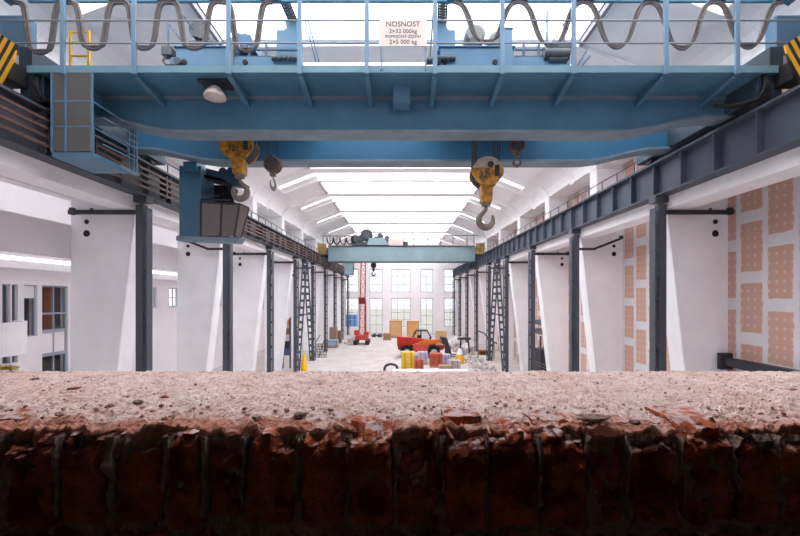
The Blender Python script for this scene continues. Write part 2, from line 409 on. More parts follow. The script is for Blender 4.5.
for k in range(-2, 9):
    y = D0 + .2 + BAY*k
    if y > 2.3:
        for sgn in (1, -1):
            mb = MB(); X = lambda x: sgn*x
            z_ = [(9.32, 0), (8.38, 8.46), (8.38, 8.85), (9.1, 8.85), (9.1, 11.748), (10.42, 11.748), (10.42, 0)]
            mb.prism([(X(a), b_) for a, b_ in z_], 'y', y, y+.7)
            pil = mb.build('pillar', CONC, kind='structure', bevel=.03); n_pil += 1
            hm = MB()
            for hz in (8.12, 7.75):
                hm.disc((X(9.9), y-.004, hz), .075 if hz > 8 else .105, .012, 'y', 20)
            if 0 <= k < 5: hm.build('pipe_hole', BLACK, pil)
    ya = max(2.2, y)
    if y + .9 > 2.2: roof_strip(ya, y+.9, 0, .7).build('ceiling_rib', ROOFM, kind='structure')
    s0 = y + .9; s1 = y + (2.45 if k != -1 else 3.3)
    if s1 > 2.2: roof_strip(max(2.2, s1), s1+.45, 0, .8).build('ceiling_rib', ROOFM, kind='structure')
    if s0 > 2.2 and s1 < YEND:
        # glazed slot between the ribs, set a little higher, concrete returns at the haunch
        roof_strip(s0, s1, .5, .05, clip=(0, 7.8)).build('slot_glazing_%d' % (k+2), SLOTL, kind='structure')
        bpy.data.objects['slot_glazing_%d' % (k+2)].name = 'window_%d' % (WN[0]+1); WN[0] += 1
        roof_strip(s0, s1, .05, .6, clip=(7.8, 11)).build('ceiling_haunch', ROOFM, kind='structure')
        if k >= 1: roof_strip(s0+.75, s1, .1, .35, clip=(5.65, 7.8)).build('ceiling_haunch', ROOFM, kind='structure')
    p0, p1 = max(2.2, s1+.45), min(YEND, y + BAY)
    if p1 > p0:
        roof_strip(p0, p1, .14, .5, clip=(5.65, 11)).build('ceiling_shell', ROOFM, kind='structure')
        WN[0] += 1
        MB().prism([(-5.6, 13.86), (0, 15.1), (5.6, 13.86), (5.6, 13.91), (0, 15.15), (-5.6, 13.91)], 'y', p0, p1).build('window_%d' % WN[0], SKYL, kind='structure')
        for yy in (p0, p1-.1):
            MB().prism([(-5.6, 13.8), (5.6, 13.8), (0, 15.1)], 'y', yy, yy+.1).build('ceiling_gable', ROOFM, kind='structure')
        for sgn in (1, -1):
            MB().box(min(sgn*5.6, sgn*5.7), max(sgn*5.6, sgn*5.7), p0, p1, 13.62, 13.95).build('trim_%d' % (WN[0]*2 + (sgn > 0)), EDGE, kind='structure')
# concrete ledge beams that carry the crane runways
for sgn, nm in ((1, 'trim_right'), (-1, 'trim_left')):
    MB().box(min(sgn*8.2, sgn*8.95), max(sgn*8.2, sgn*8.95), 2.2, YEND, 8.47, 8.84).build(nm, CONC, kind='structure')

# wall in front (broken opening with the brick sill) and the dim room the camera stands in
mb = MB()
mb.box(-19, -3.6, 1.28, 2.16, 0, 15); mb.box(3.6, 10.7, 1.28, 2.16, 0, 15); mb.box(-3.6, 3.6, 1.28, 2.16, 9.2, 15); mb.box(-3.6, 3.6, 1.33, 2.15, 0, 5.04)
mb.build('wall_front', WHITE, kind='structure')
MB().box(-3.9, -3.6, -4, 1.28, 4.0, 9.2).build('wall_room_left', ROOMM, kind='structure')
MB().box(3.6, 3.9, -4, 1.28, 4.0, 9.2).build('wall_room_right', ROOMM, kind='structure')
MB().box(-3.9, 3.9, -4.3, -4, 4.0, 9.2).build('wall_room_back', ROOMM, kind='structure')
MB().box(-3.9, 3.9, -4.3, 1.28, 9.2, 9.5).build('ceiling_room', ROOMM, kind='structure')
MB().box(-3.9, 3.9, -4.3, 1.33, 3.8, 4.0).build('floor_room', ROOMM, kind='structure')

# ------------------------------------------------------------------ brick sill
def fb(p, sc, oc=4): return noise.fractal(Vector(p)*sc, 1.0, 2.0, oc)
ZT = 5.35
def top_grid():
    nx, ny = 900, 96; x0, x1, y0, y1 = -3.3, 3.3, 1.217, 2.155
    vs = []; fs = []
    for j in range(ny+1):
        t = (j/ny)**1.25
        for i in range(nx+1):
            x = x0 + (x1-x0)*i/nx; fx = x
            edge = .0 + .024*fb((x, 3.1, 0), 9, 3) + .012*fb((x, 8, 0), 30, 2)
            ys = y0 + .045 + edge; y = ys + (y1-ys)*t
            z = ZT + .004*fb((x, y, 0), 5, 3) + .007*fb((x, y, 4), 22, 4) + .009*abs(fb((x, y, 9), 50, 4))
            near = max(0, 1 - t/.35)
            z += near*(.016*fb((x, y, 2), 10, 4) + .010*fb((x, y, 7), 34, 4)) - .016*near
            if j == 0: z -= .035
            if j == 1: z -= .006
            if j == ny: z -= .06
            vs.append((x, y, z))
    for j in range(ny):
        for i in range(nx):
            a = j*(nx+1)+i; fs.append((a, a+1, a+nx+2, a+nx+1))
    return MB().add(vs, fs, False)
dust = top_grid().build('dirt_layer', DUST, kind='stuff'); tag(dust, 'dusty pinkish crust of mortar dirt covering the brick sill', 'dirt')
def brick(mb, xc, w, yf, zb, zt, seed, lean, chip):
    nx, ny, nz_ = 20, 10, 38; depth = .2
    R = random.Random(seed); o = R.random()*50; rough = R.uniform(.8, 1.7); hole = R.random() < .3
    def pt(u, v, w_):          # u,v,w in 0..1 : x, y(depth), z
        v = v**1.6
        x = (u-.5)*w; z = zb + (zt-zb)*w_; y = yf + depth*v
        e = abs(u-.5)*2
        q = Vector((xc+x, y*.5, z)) + Vector((o, 0, o))
        d = rough*(.013*fb(q, 11, 4) + .010*fb(q, 34, 4))
        y += d
        # broken upper and lower arrises
        top = max(0, (w_-.55)/.45); cf = max(0, 1-v/.45)
        n1 = fb((xc+x, o*2, z*.4), 13, 4)
        br = max(0, chip*(.6+1.6*n1) + .014)
        y += cf*br*1.5*top**2.5
        z -= cf*br*max(0, (w_-.75)/.25)**1.5
        if hole: y += cf*.05*max(0, fb((xc+x, o, z), 7, 3)+.1)*max(0, min(1, (.75-w_)*4))
        if e > .8 and v < .3: y += .012*((e-.8)/.2)**2; x *= 1-.02*max(0, n1)
        x += .006*fb((o, 0, z), 20, 3) + lean*(z-zb)
        return (xc+x, y, z + .25*d*(1-cf))
    grids = []
    def face(fn, na, nb):
        vs = [fn(a/na, b_/nb) for b_ in range(nb+1) for a in range(na+1)]
        fs = [(j*(na+1)+i, j*(na+1)+i+1, (j+1)*(na+1)+i+1, (j+1)*(na+1)+i) for j in range(nb) for i in range(na)]
        mb.add(vs, fs)
    face(lambda a, b_: pt(a, 0, b_), nx, nz_)
    face(lambda a, b_: pt(a, b_, 1), nx, ny)
    face(lambda a, b_: pt(0, a, b_), ny, nz_)
    face(lambda a, b_: pt(1, a, b_), ny, nz_)
    face(lambda a, b_: pt(a, b_, 0), nx, ny)
mb = MB()
# soldier course: measured joints in the middle, random further out. (x left px, x right px, forward offset, chip)
spans = [(6,50,.0,.03),(56,100,.01,.04),(114,158,.015,.05),(168,200,.0,.02),(206,240,.03,.03),(244,292,.0,.03),(299,345,.005,.03),(350,393,-.02,.015),
         (398,440,.02,.04),(446,486,-.008,.05),(490,538,.0,.03),(545,588,.0,.02),(594,628,.03,.06),(634,682,.0,.05),(688,738,.0,.03),(744,782,.01,.05),(788,830,.0,.04)]
DB = 1.222
for i, (a, b_, off, chip) in enumerate(spans):
    x0, x1 = (a-401)*DB/F, (b_-401)*DB/F
    hi = ZT + random.uniform(-.02, -.004) + (.016 if i in (7, 9, 11, 14) else 0)
    brick(mb, (x0+x1)/2, x1-x0, DB+off, 5.05+random.uniform(-.01,.02), hi, i*3+1, random.uniform(-.05,.05), chip)
for sgn in (1, -1):
    x = 1.36 if sgn > 0 else -1.27
    while abs(x) < 3.3:
        w = random.uniform(.125, .15); brick(mb, x+sgn*w/2, w, DB+random.uniform(0,.025), 5.06, ZT+random.uniform(-.02,0), int(abs(x)*900)+sgn, random.uniform(-.05,.05), .04)
        x += sgn*(w + random.uniform(.015,.035))
# course of bricks below
x = -3.3; 
while x < 3.3:
    w = random.uniform(.2, .28); brick(mb, x+w/2, w, DB+random.uniform(.0,.03), 4.90, 5.03, int(x*700)+5000, 0, .02); x += w+.02
# further courses down to the room floor
for r in range(11):
    x = -3.3 - random.random()*.1
    while x < 3.3:
        w = random.uniform(.25, .29); mb.box(x, x+w, DB+.01+random.uniform(0,.015), DB+.1, 4.82-r*.078, 4.885-r*.078); x += w+.012
mb.build('wall_brick_sill', OLDB, kind='structure')
# mortar bed behind and between the bricks
vs = []; fs = []; nx, nz2 = 700, 40
for j in range(nz2+1):
    for i in range(nx+1):
        x = -3.3+6.6*i/nx; z = 4.0 + (ZT-.03-4.0)*(j/nz2)**.55
        y = DB+.036 + .030*fb((x, 0, z), 11, 4) + .016*fb((x, 5, z), 45, 4)
        vs.append((x, y, z))
for j in range(nz2):
    for i in range(nx):
        a = j*(nx+1)+i; fs.append((a, a+1, a+nx+2, a+nx+1))
mm = MB().add(vs, fs)
for i, (sp, sq) in enumerate(zip(spans, spans[1:])):
    xg = ((sp[1]+sq[0])/2-401)*DB/F; hw = max(.008, (sq[0]-sp[1])*.5*DB/F*.9); v2 = []; f2 = []
    z0_ = 5.07 + .12*((i*7) % 3)/3
    for k in range(31):
        z = z0_ + (ZT-.03-z0_)*k/30; xo = xg + .008*fb((i*3.3, 0, z), 9, 3)
        yf_ = DB + .004 + .022*fb((i*5.1, 2, z), 14, 4); h_ = hw*(.75+.5*fb((i*9.7, 4, z), 20, 3))
        v2 += [(xo-h_, DB+.06, z), (xo-h_*.7, yf_, z), (xo+h_*.7, yf_+.004, z), (xo+h_, DB+.06, z)]
    for k in range(30):
        for q in range(3): f2.append((k*4+q, k*4+q+1, k*4+q+5, k*4+q+4))
    mm.add(v2, f2)
mm.build('trim_mortar', MORT, kind='structure')
# loose pieces on the sill
def chunk(mb, c, r, seed, flat=.6, n=7, elong=1.):
    R = random.Random(seed); o = R.random()*90; ang = R.random()*3.14; ca, sa = math.cos(ang), math.sin(ang)
    vs = []; fs = []; rows = max(3, n//2+1)
    for j in range(rows+1):
        ph = math.pi*j/rows
        for i in range(n):
            th = 2*math.pi*i/n; d = Vector((math.sin(ph)*math.cos(th), math.sin(ph)*math.sin(th), math.cos(ph)))
            k = r*(1+.55*noise.noise(d*1.6+Vector((o,o,o))))
            a, b2 = d.x*k*elong, d.y*k
            vs.append((c[0]+a*ca-b2*sa, c[1]+a*sa+b2*ca, c[2]+d.z*k*flat))
    for j in range(rows):
        for i in range(n): fs.append((j*n+i, j*n+(i+1) % n, (j+1)*n+(i+1) % n, (j+1)*n+i))
    mb.add(vs, fs)
GRIT2 = mat('brown_gravel', (168, 134, 122), .95, rgb2=(118, 92, 84), scale=30.)
mb = MB(); md = MB()
for i in range(3000):
    x = random.uniform(-3.1, 3.1); y = random.uniform(1.31, 2.14); r = .0013 + .006*random.random()**5
    chunk(md if random.random() < .3 else mb, (x, y, ZT+.002), r*(1.5 if y < 1.5 else 1), i, .7, 5)
tag(mb.build('grit', GRIT, kind='stuff'), 'fine brown and pale grit strewn over the dusty sill', 'grit')
tag(md.build('grit', GRIT2, kind='stuff'), 'scattered dark specks of gravel on the dusty sill', 'gravel')
def sill(px, py):      # point on the sill top seen at a pixel
    Y = (CZ - ZT)*F/(py-HY); return ((px-CX)*Y/F, Y)
for i, (px, py, r, mt, lb, el) in enumerate([
    (35, 380, .022, STONE, 'dark grey stone on the dusty sill near the yellow scrap', 1.2), (75, 389, .02, FRAG, 'flat reddish brick chip lying on the dusty sill', 1.8),
    (86, 379, .02, STONE, 'dark flat shard at the far rim of the sill', 1.8), (165, 398, .02, FRAG, 'upright terracotta brick chip in the crusted dirt', 1.), (138, 403, .022, STONE, 'brownish clod of mortar beside the terracotta chip', 1.2),
    (110, 407, .02, STONE, 'grey pebble before the brownish mortar clod', 1.), (590, 419, .03, MORT, 'long pale sliver of mortar on the sill edge', 2.6), (424, 387, .014, STONE, 'small dark pebble mid-way along the sill', 1.2),
    (793, 391, .02, STONE, 'rounded grey pebble by the sill end with the dark wall rail', 1.1), (300, 416, .026, STONE, 'dark crumbled lump sitting between two soldier bricks', 1.3), (257, 418, .022, GRIT, 'brown crumb of mortar above a soldier brick', 1.2),
    (635, 423, .02, STONE, 'dark lump of dirt above the broken bricks', 1.3), (60, 415, .02, GRIT, 'brown crumb of mortar over the sill corner bricks', 1.3), (520, 401, .014, FRAG, 'tiny terracotta crumb in the pale dust', 1.4)]):
    x, y = sill(px, py); r *= .72; mb = MB(); chunk(mb, (x, y, ZT+r*.2), r, 900+i, .5, 12, el)
    tag(mb.build('brick_fragment' if mt is FRAG else 'stone', mt), lb, 'stone' if mt is not FRAG else 'brick piece', None)
mb = MB()
for i in range(60):
    x, y = sill(random.uniform(-8, 15), random.uniform(369.5, 372.5)); x = min(max(x, -2.2), -1.9)+random.uniform(-.01,.01)
    y = min(y, 2.14); a = random.uniform(0, 3.1)
    mb.tube([(x-.03*math.cos(a), y-.02*math.sin(a), ZT+.01+random.random()*.02), (x, y, ZT+.012+random.random()*.025), (x+.03*math.cos(a), y+.02*math.sin(a), ZT+.008+random.random()*.02)], .004, 5)
tag(mb.build('insulation_scrap', STRAW), 'yellowish fibrous scrap lying on the far rim of the sill', 'scrap')

# ------------------------------------------------------------------ crane runways
def runway(sgn):
    side = 'boarded wall' if sgn > 0 else 'open aisle'
    r = thing('runway_girder', 'dark blue-grey ribbed crane runway girder along the pink boarded wall' if sgn > 0 else 'dark crane runway girder with brown busbars along the open aisle', 'girder', (sgn*8.0, 2.2, 8.85))
    bmz = BEAMG if sgn > 0 else STEEL
    X = lambda x: sgn*x
    def bx(mb, a, b_, *q): mb.box(min(X(a), X(b_)), max(X(a), X(b_)), *q)
    mb = MB(); bx(mb, 7.985, 8.015, 2.2, 61.6, 8.88, 9.86); mb.build('web', bmz, r)
    mb = MB(); bx(mb, 7.8, 8.2, 2.2, 61.6, 8.85, 8.89); mb.build('lower_flange', bmz, r)
    mb = MB(); bx(mb, 7.78, 8.22, 2.2, 61.6, 9.84, 9.89); mb.build('upper_flange', bmz, r)
    mb = MB(); bx(mb, 7.96, 8.04, 2.2, 61.6, 9.89, 10.0); mb.build('crane_rail', DARK, r)
    y = 2.8
    while y < 61.5:
        mb = MB(); bx(mb, 7.81, 8.19, y-.02, y+.02, 8.88, 9.85); mb.build('stiffener', bmz, r); y += 1.2
    if sgn < 0:
        for z in (9.02, 9.2, 9.38, 9.56):
            mb = MB(); mb.box(-7.66, -7.61, 2.2, 61.0, z-.03, z+.03); mb.build('busbar', RUSTB, r)
        y = 4.0
        while y < 61:
            mb = MB(); mb.box(-7.82, -7.6, y-.04, y+.04, 8.95, 9.66); mb.build('busbar_bracket', DARK, r); y += 3.0
    # walkway railing on the far side of the girder
    h = thing('walkway_railing', 'thin grey walkway railing above the ribbed runway girder' if sgn > 0 else 'thin grey walkway railing above the busbar girder', 'railing', (sgn*8.7, 2.2, 8.85))
    mb = MB(); bx(mb, 8.22, 8.8, 2.2, 61.6, 9.80, 9.84); mb.build('walkway_plate', bmz, h)
    for z in (10.4, 10.75): MB().tube([(sgn*8.75, 2.2, z), (sgn*8.75, 61.6, z)], .022, 6).build('guard_rail', BEAMG, h)
    y = 3.0
    while y < 61.5:
        MB().tube([(sgn*8.75, y, 9.84), (sgn*8.75, y, 10.75)], .022, 6).build('railing_post', BEAMG, h); y += 1.2
    return r
runway(1); runway(-1)
# steel columns
for sgn in (-1, 1):
    side = 'busbar side' if sgn < 0 else 'pink board side'
    for k in range(-1, 9):
        y = D0 + BAY*k
        if k == -1: continue
        r = thing('steel_column', 'dark grey steel crane column on the %s, %s from the brick sill' % (side, ORD[k]), 'column', (sgn*8.0, y, 0), 'steel crane columns on the ' + side)
        X = lambda x: sgn*x
        mb = MB(); a = sorted((X(7.93), X(8.15))); mb.box(a[0], a[1], y-.12, y+.12, 0, 8.6); mb.build('shaft', STEEL, r)
        a = sorted((X(7.79), X(7.83))); mb = MB(); mb.box(a[0], a[1], y-.14, y+.14, 0, 8.5); mb.build('inner_flange', STEEL, r)
        mb = MB(); z = .4
        while z < 8.5:
            a = sorted((X(7.83), X(7.93))); mb.box(a[0], a[1], y-.10, y-.06, z, z+.12); z += .75
        mb.build('batten', STEEL, r)
        mb = MB(); a = sorted((X(7.78), X(8.19))); mb.box(a[0], a[1], y-.17, y+.17, 8.66, 8.85); mb.build('head_plate', STEEL, r)
        mb = MB(); mb.box(a[0], a[1], y-.25, y+.25, 0, .05); mb.build('base_plate', STEEL, r)
        mb = MB()
        if k == 1: mb.beam((X(8.15), y-.05, 7.95), (X(8.9), y-.05, 7.95), .1, .1); mb.beam((X(8.85), y-.05, 7.95), (X(10.15), y-.05, 8.46), .1, .1); mb.beam((X(10.1), y-.05, 8.42), (X(10.1), y-.05, 8.56), .14, .14)
        else:
            zz = 8.37
            mb.beam((X(8.15), y-.05, zz), (X(10.25), y-.05, zz), .1, .13); mb.beam((X(10.15), y-.05, zz-.08), (X(10.15), y-.05, zz+.13), .12, .12)
            mb.beam((X(9.55), y-.05, zz-.02), (X(9.55), y-.05, zz+.12), .06, .06)
        mb.build('tie_strut', DARK, r)
# laced A-frame bracing between the fourth and fifth columns
for sgn in (-1, 1):
    y0, y1, ym = D0+BAY*3+.2, D0+BAY*4-.2, D0+BAY*3.5
    r = thing('lattice_brace', 'laced steel A-frame brace standing over the yellow sack' if sgn < 0 else 'laced steel A-frame brace along the pink boarded wall', 'brace', (sgn*8.0, ym, 0), 'A-frame braces')
    for ya, yb in ((y0+.25, ym-.12), (y1-.25, ym+.12)):
        mb = MB()
        for dx in (-.16, .16): mb.beam((sgn*8+dx, ya, .02), (sgn*8+dx, yb, 8.6), .1, .1)
        for i in range(15):
            t = (i+.5)/15; p = Vector((sgn*8, ya+(yb-ya)*t, .02+8.58*t)); mb.box(p.x-.2, p.x+.2, p.y-.06, p.y+.06, p.z-.1, p.z+.1)
        mb.build('laced_leg', STEEL, r)
    mb = MB(); mb.beam((sgn*8, ya-(ya-yb)*.5-2.6, 4.1), (sgn*8, ya-(ya-yb)*.5+.05, 4.1), .1, .1)
    MB().beam((sgn*8, ym-1.55, 4.3), (sgn*8, ym+1.55, 4.3), .1, .1).build('cross_tie', STEEL, r)
    MB().box(sgn*8-.2, sgn*8+.2, ym-.4, ym+.4, 8.55, 8.84).build('apex_plate', STEEL, r)

# ------------------------------------------------------------------ near overhead crane
YA, YB, YC = 8.6, 9.68, 11.75
crane = thing('overhead_crane', 'large blue double-girder overhead crane spanning the hall above the sill', 'crane', (0, 10.7, 9.89))
def girder(y0, y1, m_, fl):
    zb = 9.77; zt = 10.72
    low = [(-8.0, 10.15), (-7.2, 10.12), (-6.6, 10.0), (-6.0, 9.85), (-5.5, 9.78), (-5.2, zb)]
    low = low + [(-x, z) for x, z in reversed(low)]
    mb = MB(); mb.prism(low + [(8.0, zt), (-8.0, zt)], 'y', y0, y1)
    g_ = mb.build('girder', m_, crane)
    mb = MB()
    for a, b_ in zip(low, low[1:]): mb.prism([(a[0], a[1]-.06), (b_[0], b_[1]-.06), b_, a], 'y', y0-.08, y1+.08)
    mb.build('bottom_flange', fl, g_)
    mb = MB(); mb.box(-8, 8, y0+.18, y0+.26, zt, zt+.08); mb.build('trolley_rail', DARK, g_)
    return g_
FLG = mat('faded_flange_blue', (122, 142, 156), .6, var=.25, scale=2.)
girder(YB, 10.05, BLUE, FLG); girder(YC, 12.15, BLUE2, FLG)
mb = MB()
for x in (-6.0, 3.6, 5.6):
    mb.box(x, x+.02, YC-.012, YC, 9.8, 10.7)
mb.build('weld_seam', BLUE, crane)
# walkway
DX0, DX1 = -8.05, 8.12
ZD = 10.63
mb = MB(); mb.box(DX0+.05, DX1, YA+.03, YB, ZD-.04, ZD); mb.build('walkway_deck', BLUE, crane)
mb = MB(); mb.box(DX0, DX1, YA, YA+.03, ZD-.05, ZD+.10); mb.build('toe_board', mat('edge_blue', (114, 152, 166), .5, var=.12, scale=2.), crane)
mb = MB(); mb.box(-8, 8, YB-.06, YB-.005, ZD-.12, ZD-.04); mb.build('deck_angle', FLG, crane)
posts = [64, 135, 229, 300, 367, 435, 502, 573, 665, 736]
PB = mat('railing_blue', (112, 144, 168), .5, var=.1, scale=3.)
for p in posts:
    x = (p-CX)*YA/F
    mb = MB(); mb.beam((x, YA-.03, ZD-.1), (x, YA-.03, 12.32), .09 if p not in () else .05, .05, (0,1,0)); mb.build('railing_post', PB, crane)
    xe = x; mb = MB()
    mb.add([(xe-.03, YA+.05, ZD-.04), (xe-.03, YB, ZD-.04), (xe-.03, YB, ZD-.30), (xe-.03, YB-.06, ZD-.30), (xe-.03, YA+.05, ZD-.12),
            (xe+.03, YA+.05, ZD-.04), (xe+.03, YB, ZD-.04), (xe+.03, YB, ZD-.30), (xe+.03, YB-.06, ZD-.30), (xe+.03, YA+.05, ZD-.12)],
           [(0,1,2,3,4), (9,8,7,6,5), (0,5,6,1), (1,6,7,2), (2,7,8,3), (3,8,9,4), (4,9,5,0)])
    mb.beam((xe, YA+.05, ZD-.12), (xe, YB-.03, ZD-.30), .11, .02)
    mb.build('bracket', STEEL if False else BLUE, crane)
RLM = mat('rail_grey', (126, 132, 140), .5)
for z in (P(0, 21.5, YA).z, P(0, 44, YA).z, 12.32):
    MB().tube([(DX0-.7, YA-.03, z), (DX1+.8, YA-.03, z)], .018, 6).build('guard_rail', RLM, crane)
MB().box(-8.2, 8.4, 8.78, 8.84, 12.24, 12.36).build('festoon_track', BLUE, crane)
# rear walkway railing
for p in (36, 242, 267, 309, 392, 411, 522, 547, 640, 757):
    x = (p-CX)*12.5/F
    MB().tube([(x, 12.5, 10.7), (x, 12.5, 12.6)], .03, 6).build('rear_post', STAYM, crane)
MB().box(-8, 8, 12.15, 12.6, 10.66, 10.70).build('rear_walkway', BLUE, crane)
# sign
sg = MB().box(P(379.5,0,YA).x, P(426.5,0,YA).x, YA-.085, YA-.06, P(0,66,YA).z+.37, P(0,22.5,YA).z)
sx0, sx1 = P(379.5,0,YA).x, P(426.5,0,YA).x
sg = MB().box(sx0, sx1, YA-.085, YA-.06, P(0,48.5,YA).z, P(0,22.5,YA).z).build('load_sign', mat('sign_beige', (226, 212, 204), .6, var=.06, scale=4), crane)
INK = mat('sign_ink', (62, 56, 58), .7)
for txt, py, sz in (('NOSNOST', 27, .155), ('2×32 000kg', 34, .125), ('POMOCNÝ ZDVIH', 39.3, .092), ('2×5 000 kg', 44.6, .13)):
    lettering('lettering', txt, ((sx0+sx1)/2, YA-.087, P(0, py, YA).z), sz, INK, sg)
for x in (sx0+.02, sx1-.04): MB().box(x, x+.04, YA-.03, YA, ZD, P(0,48,YA).z).build('sign_post', PB, crane)
# junction box on the girder under the sign
jb = MB().box(P(393,0,9.2).x, P(410.5,0,9.2).x, 9.2, YB, P(0,102,9.2).z, P(0,81,9.2).z).build('junction_box', LBLUE, crane, bevel=.02)
MB().prism([(9.2, P(0,81,9.2).z), (YB, P(0,81,9.2).z), (YB, P(0,81,9.2).z+.12)], 'x', P(393,0,9.2).x, P(410.5,0,9.2).x).build('box_lid', BLACK, jb)
# yellow ladder at the crane end
lx0, lx1 = P(70.5,0,9.3).x, P(89,0,9.3).x
mb = MB()
for x in (lx0, lx1): mb.beam((x, 9.3, 10.6), (x, 9.3, P(0,31,9.3).z), .045, .045)
for py in (32, 43, 56): mb.beam((lx0, 9.3, P(0,py,9.3).z), (lx1, 9.3, P(0,py,9.3).z), .035, .035)
mb.build('ladder', YEL, crane)
# end trucks
DKB = mat('shaded_truck_blue', (54, 70, 84), .55, var=.2, scale=3.)  # darker blue carries the shade that lies on the end trucks
for sgn in (-1, 1):
    a = sorted((sgn*7.82, sgn*8.34))
    et = MB().box(a[0], a[1], 8.75, 13.3, 10.12, 10.78).build('end_truck', DKB, crane, bevel=.02)
    for y in (8.95, 12.8): MB().disc((sgn*8.0, y, 10.22), .22, .16, 'x', 24).build('truck_wheel', DARK, et)
    b_ = sorted((sgn*7.92, sgn*8.62))
    MB().prism([(sgn*8.62, 10.05), (sgn*8.32, 10.12), (sgn*8.03, 10.66), (sgn*7.95, 10.97), (sgn*8.3, 11.2), (sgn*8.62, 11.4)], 'y', 8.28, 8.32).build('hazard_plate', HAZL if sgn < 0 else HAZR, et)
    b_ = sorted((sgn*8.15, sgn*8.6)); MB().box(b_[0], b_[1], 8.32, 8.75, 10.3, 10.7).build('buffer', BLACK, et)
    # inclined drive housings by the end truck
    c = sorted((sgn*8.45, sgn*9.2))
    MB().box(c[0], c[1], 9.0, 9.3, 11.35, 12.1).build('drive_housing', LBLUE, et, bevel=.03)
    c = sorted((sgn*8.3, sgn*8.6)); MB().box(c[0], c[1], 9.0, 10.3, 10.5, 11.38).build('drive_bracket', DKB, et)
    for i in range(3):
        o = .05*i
        MB().tube([(sgn*(7.85+o), 8.75, 10.7), (sgn*(7.95-o), 8.62, 10.35), (sgn*(7.75+o), 8.7, 10.05), (sgn*(7.45), 8.9+o, 10.02), (sgn*7.2, 9.2, 10.15)], .035, 7).build('hose', BLACK, et)
# collector cage under the walkway end
cx0, cx1, cy0, cy1, cz0, cz1 = -7.5, -6.64, 8.6, 9.75, 8.86, 10.56
cage = MB().box(cx0, cx1+.02, cy0, cy1, cz0-.1, cz0).build('inspection_cage', LBLUE, crane)
mb = MB()
for (x, y) in ((cx0, cy0), (cx1, cy0), (cx0, cy1), (cx1, cy1), (cx0+.3, cy0)): mb.box(x-.02, x+.02, y-.02, y+.02, cz0, cz1)
for z in (cz0+.55, cz0+1.1):
    mb.box(cx0, cx1, cy0-.015, cy0+.015, z-.015, z+.015); mb.box(cx1-.015, cx1+.015, cy0, cy1, z-.015, z+.015)
mb.build('cage_frame', LBLUE, cage)
MB().box(cx0+.02, cx0+.28, cy0+.0, cy0+.008, cz0+.02, cz1).build('mesh_panel', MESHP, cage)
MB().box(cx0+.32, cx1-.02, cy0-.01, cy0+.01, cz0+.02, cz1).build('mesh_panel', MESHP, cage)
MB().box(cx0-.01, cx0+.005, cy0, cy1, cz0, cz1).build('mesh_panel', MESHP, cage)
mb = MB()
for z in (9.25, 9.6, 9.95): mb.tube([(cx1, cy1+.02, z), (cx1+.05, 10.0, z), (-6.55, 10.02, z)], .018, 6)
for x in (-6.6, -6.68): mb.tube([(x, 10.0, 8.82), (x, 10.0, 10.0)], .02, 6)
for z in (9.15, 9.45, 9.75): mb.tube([(cx1, cy0+.3, z), (-6.6, 10.0, z)], .016, 6)
mb.box(cx1, -6.55, cy1-.4, 10.02, cz0-.08, cz0-.02)
mb.build('cage_railing', PB, cage)
# operator cab hung from the far girder
YK = 12.2
CABB = mat('cab_blue', (64, 106, 130), .5, var=.15, scale=2.)
def K(px, py): return P(px, py, YK)
cab = MB().prism([(K(179,0).x, K(0,237).z), (K(201,0).x, K(0,237).z), (K(201,0).x, 9.75), (K(179,0).x, 9.75)], 'y', YK, YK+.9).build('operator_cab', CABB, crane, bevel=.02)
MB().prism([(K(177,0).x, K(0,239).z-.05), (K(238,0).x, K(0,243).z), (K(241,0).x, K(0,238).z), (K(177,0).x, K(0,236).z)], 'y', YK-.05, YK+.35).build('cab_floor', FLG, cab)
MB().prism([(K(201,0).x, 9.55), (K(201,0).x, 9.45), (K(222,0).x, 9.3), (K(222,0).x, 9.4)], 'y', YK+.2, YK+.8).build('cab_roof', DARK, cab)
MB().box(K(201,0).x, K(222,0).x, YK+.85, YK+.9, K(0,210).z, 9.4).build('cab_shade_sheet', BLACK, cab)  # black sheet stands in for the shade inside the open cab
MB().prism([(K(201,0).x, K(0,236).z), (K(220,0).x, K(0,236).z), (K(221.5,0).x, K(0,203).z), (K(201,0).x, K(0,202).z)], 'y', YK, YK+.02).build('cab_pane', SMOKY, cab)
MB().prism([(K(221,0).x, K(0,236).z), (K(234,0).x, K(0,236).z), (K(239.5,0).x, K(0,204).z), (K(222.5,0).x, K(0,203).z)], 'y', YK, YK+.02).build('cab_pane', SMOKY, cab)
mb = MB(); a, b_ = K(235,237), K(245,206); c_ = K(239.5, 204)
mb.add([K(234.5,236.5), K(240,203.5), b_+Vector((0,.3,0)), a+Vector((.05,.3,0)), K(234.5,236.5)+Vector((.02,.0,0)), K(240,203.5)+Vector((.02,0,0)), b_+Vector((.02,.3,0)), a+Vector((.07,.3,0))],
       [(0,1,2,3),(7,6,5,4),(0,4,5,1),(1,5,6,2),(2,6,7,3),(3,7,4,0)]); mb.build('cab_pane', SMOKY, cab)
mb = MB()
for p, q in (((201,202),(240,204)), ((220.5,236.5),(222,203)), ((201,237),(235,237.5)), ((234.5,237),(240,204)), ((201,202),(201,237))):
    mb.beam(K(*p)+Vector((0,-.01,0)), K(*q)+Vector((0,-.01,0)), .045, .045, (0,1,0))
mb.beam(K(240,204), b_+Vector((0,.3,0)), .045, .045); mb.beam(a, a+Vector((.05,.3,0)), .045, .045); mb.beam(b_+Vector((0,.3,0)), a+Vector((.05,.3,0)), .045, .045)
mb.beam(K(201,196), K(219,196), .03, .03); mb.beam(K(201,199.5), K(230,200), .03, .03)
mb.build('cab_frame', MATS['dark_steel'], cab)
MB().box(K(205,0).x, K(216,0).x, YK+.1, YK+.3, K(0,237).z, K(0,215).z).build('cab_seat', BLACK, cab, bevel=.05)
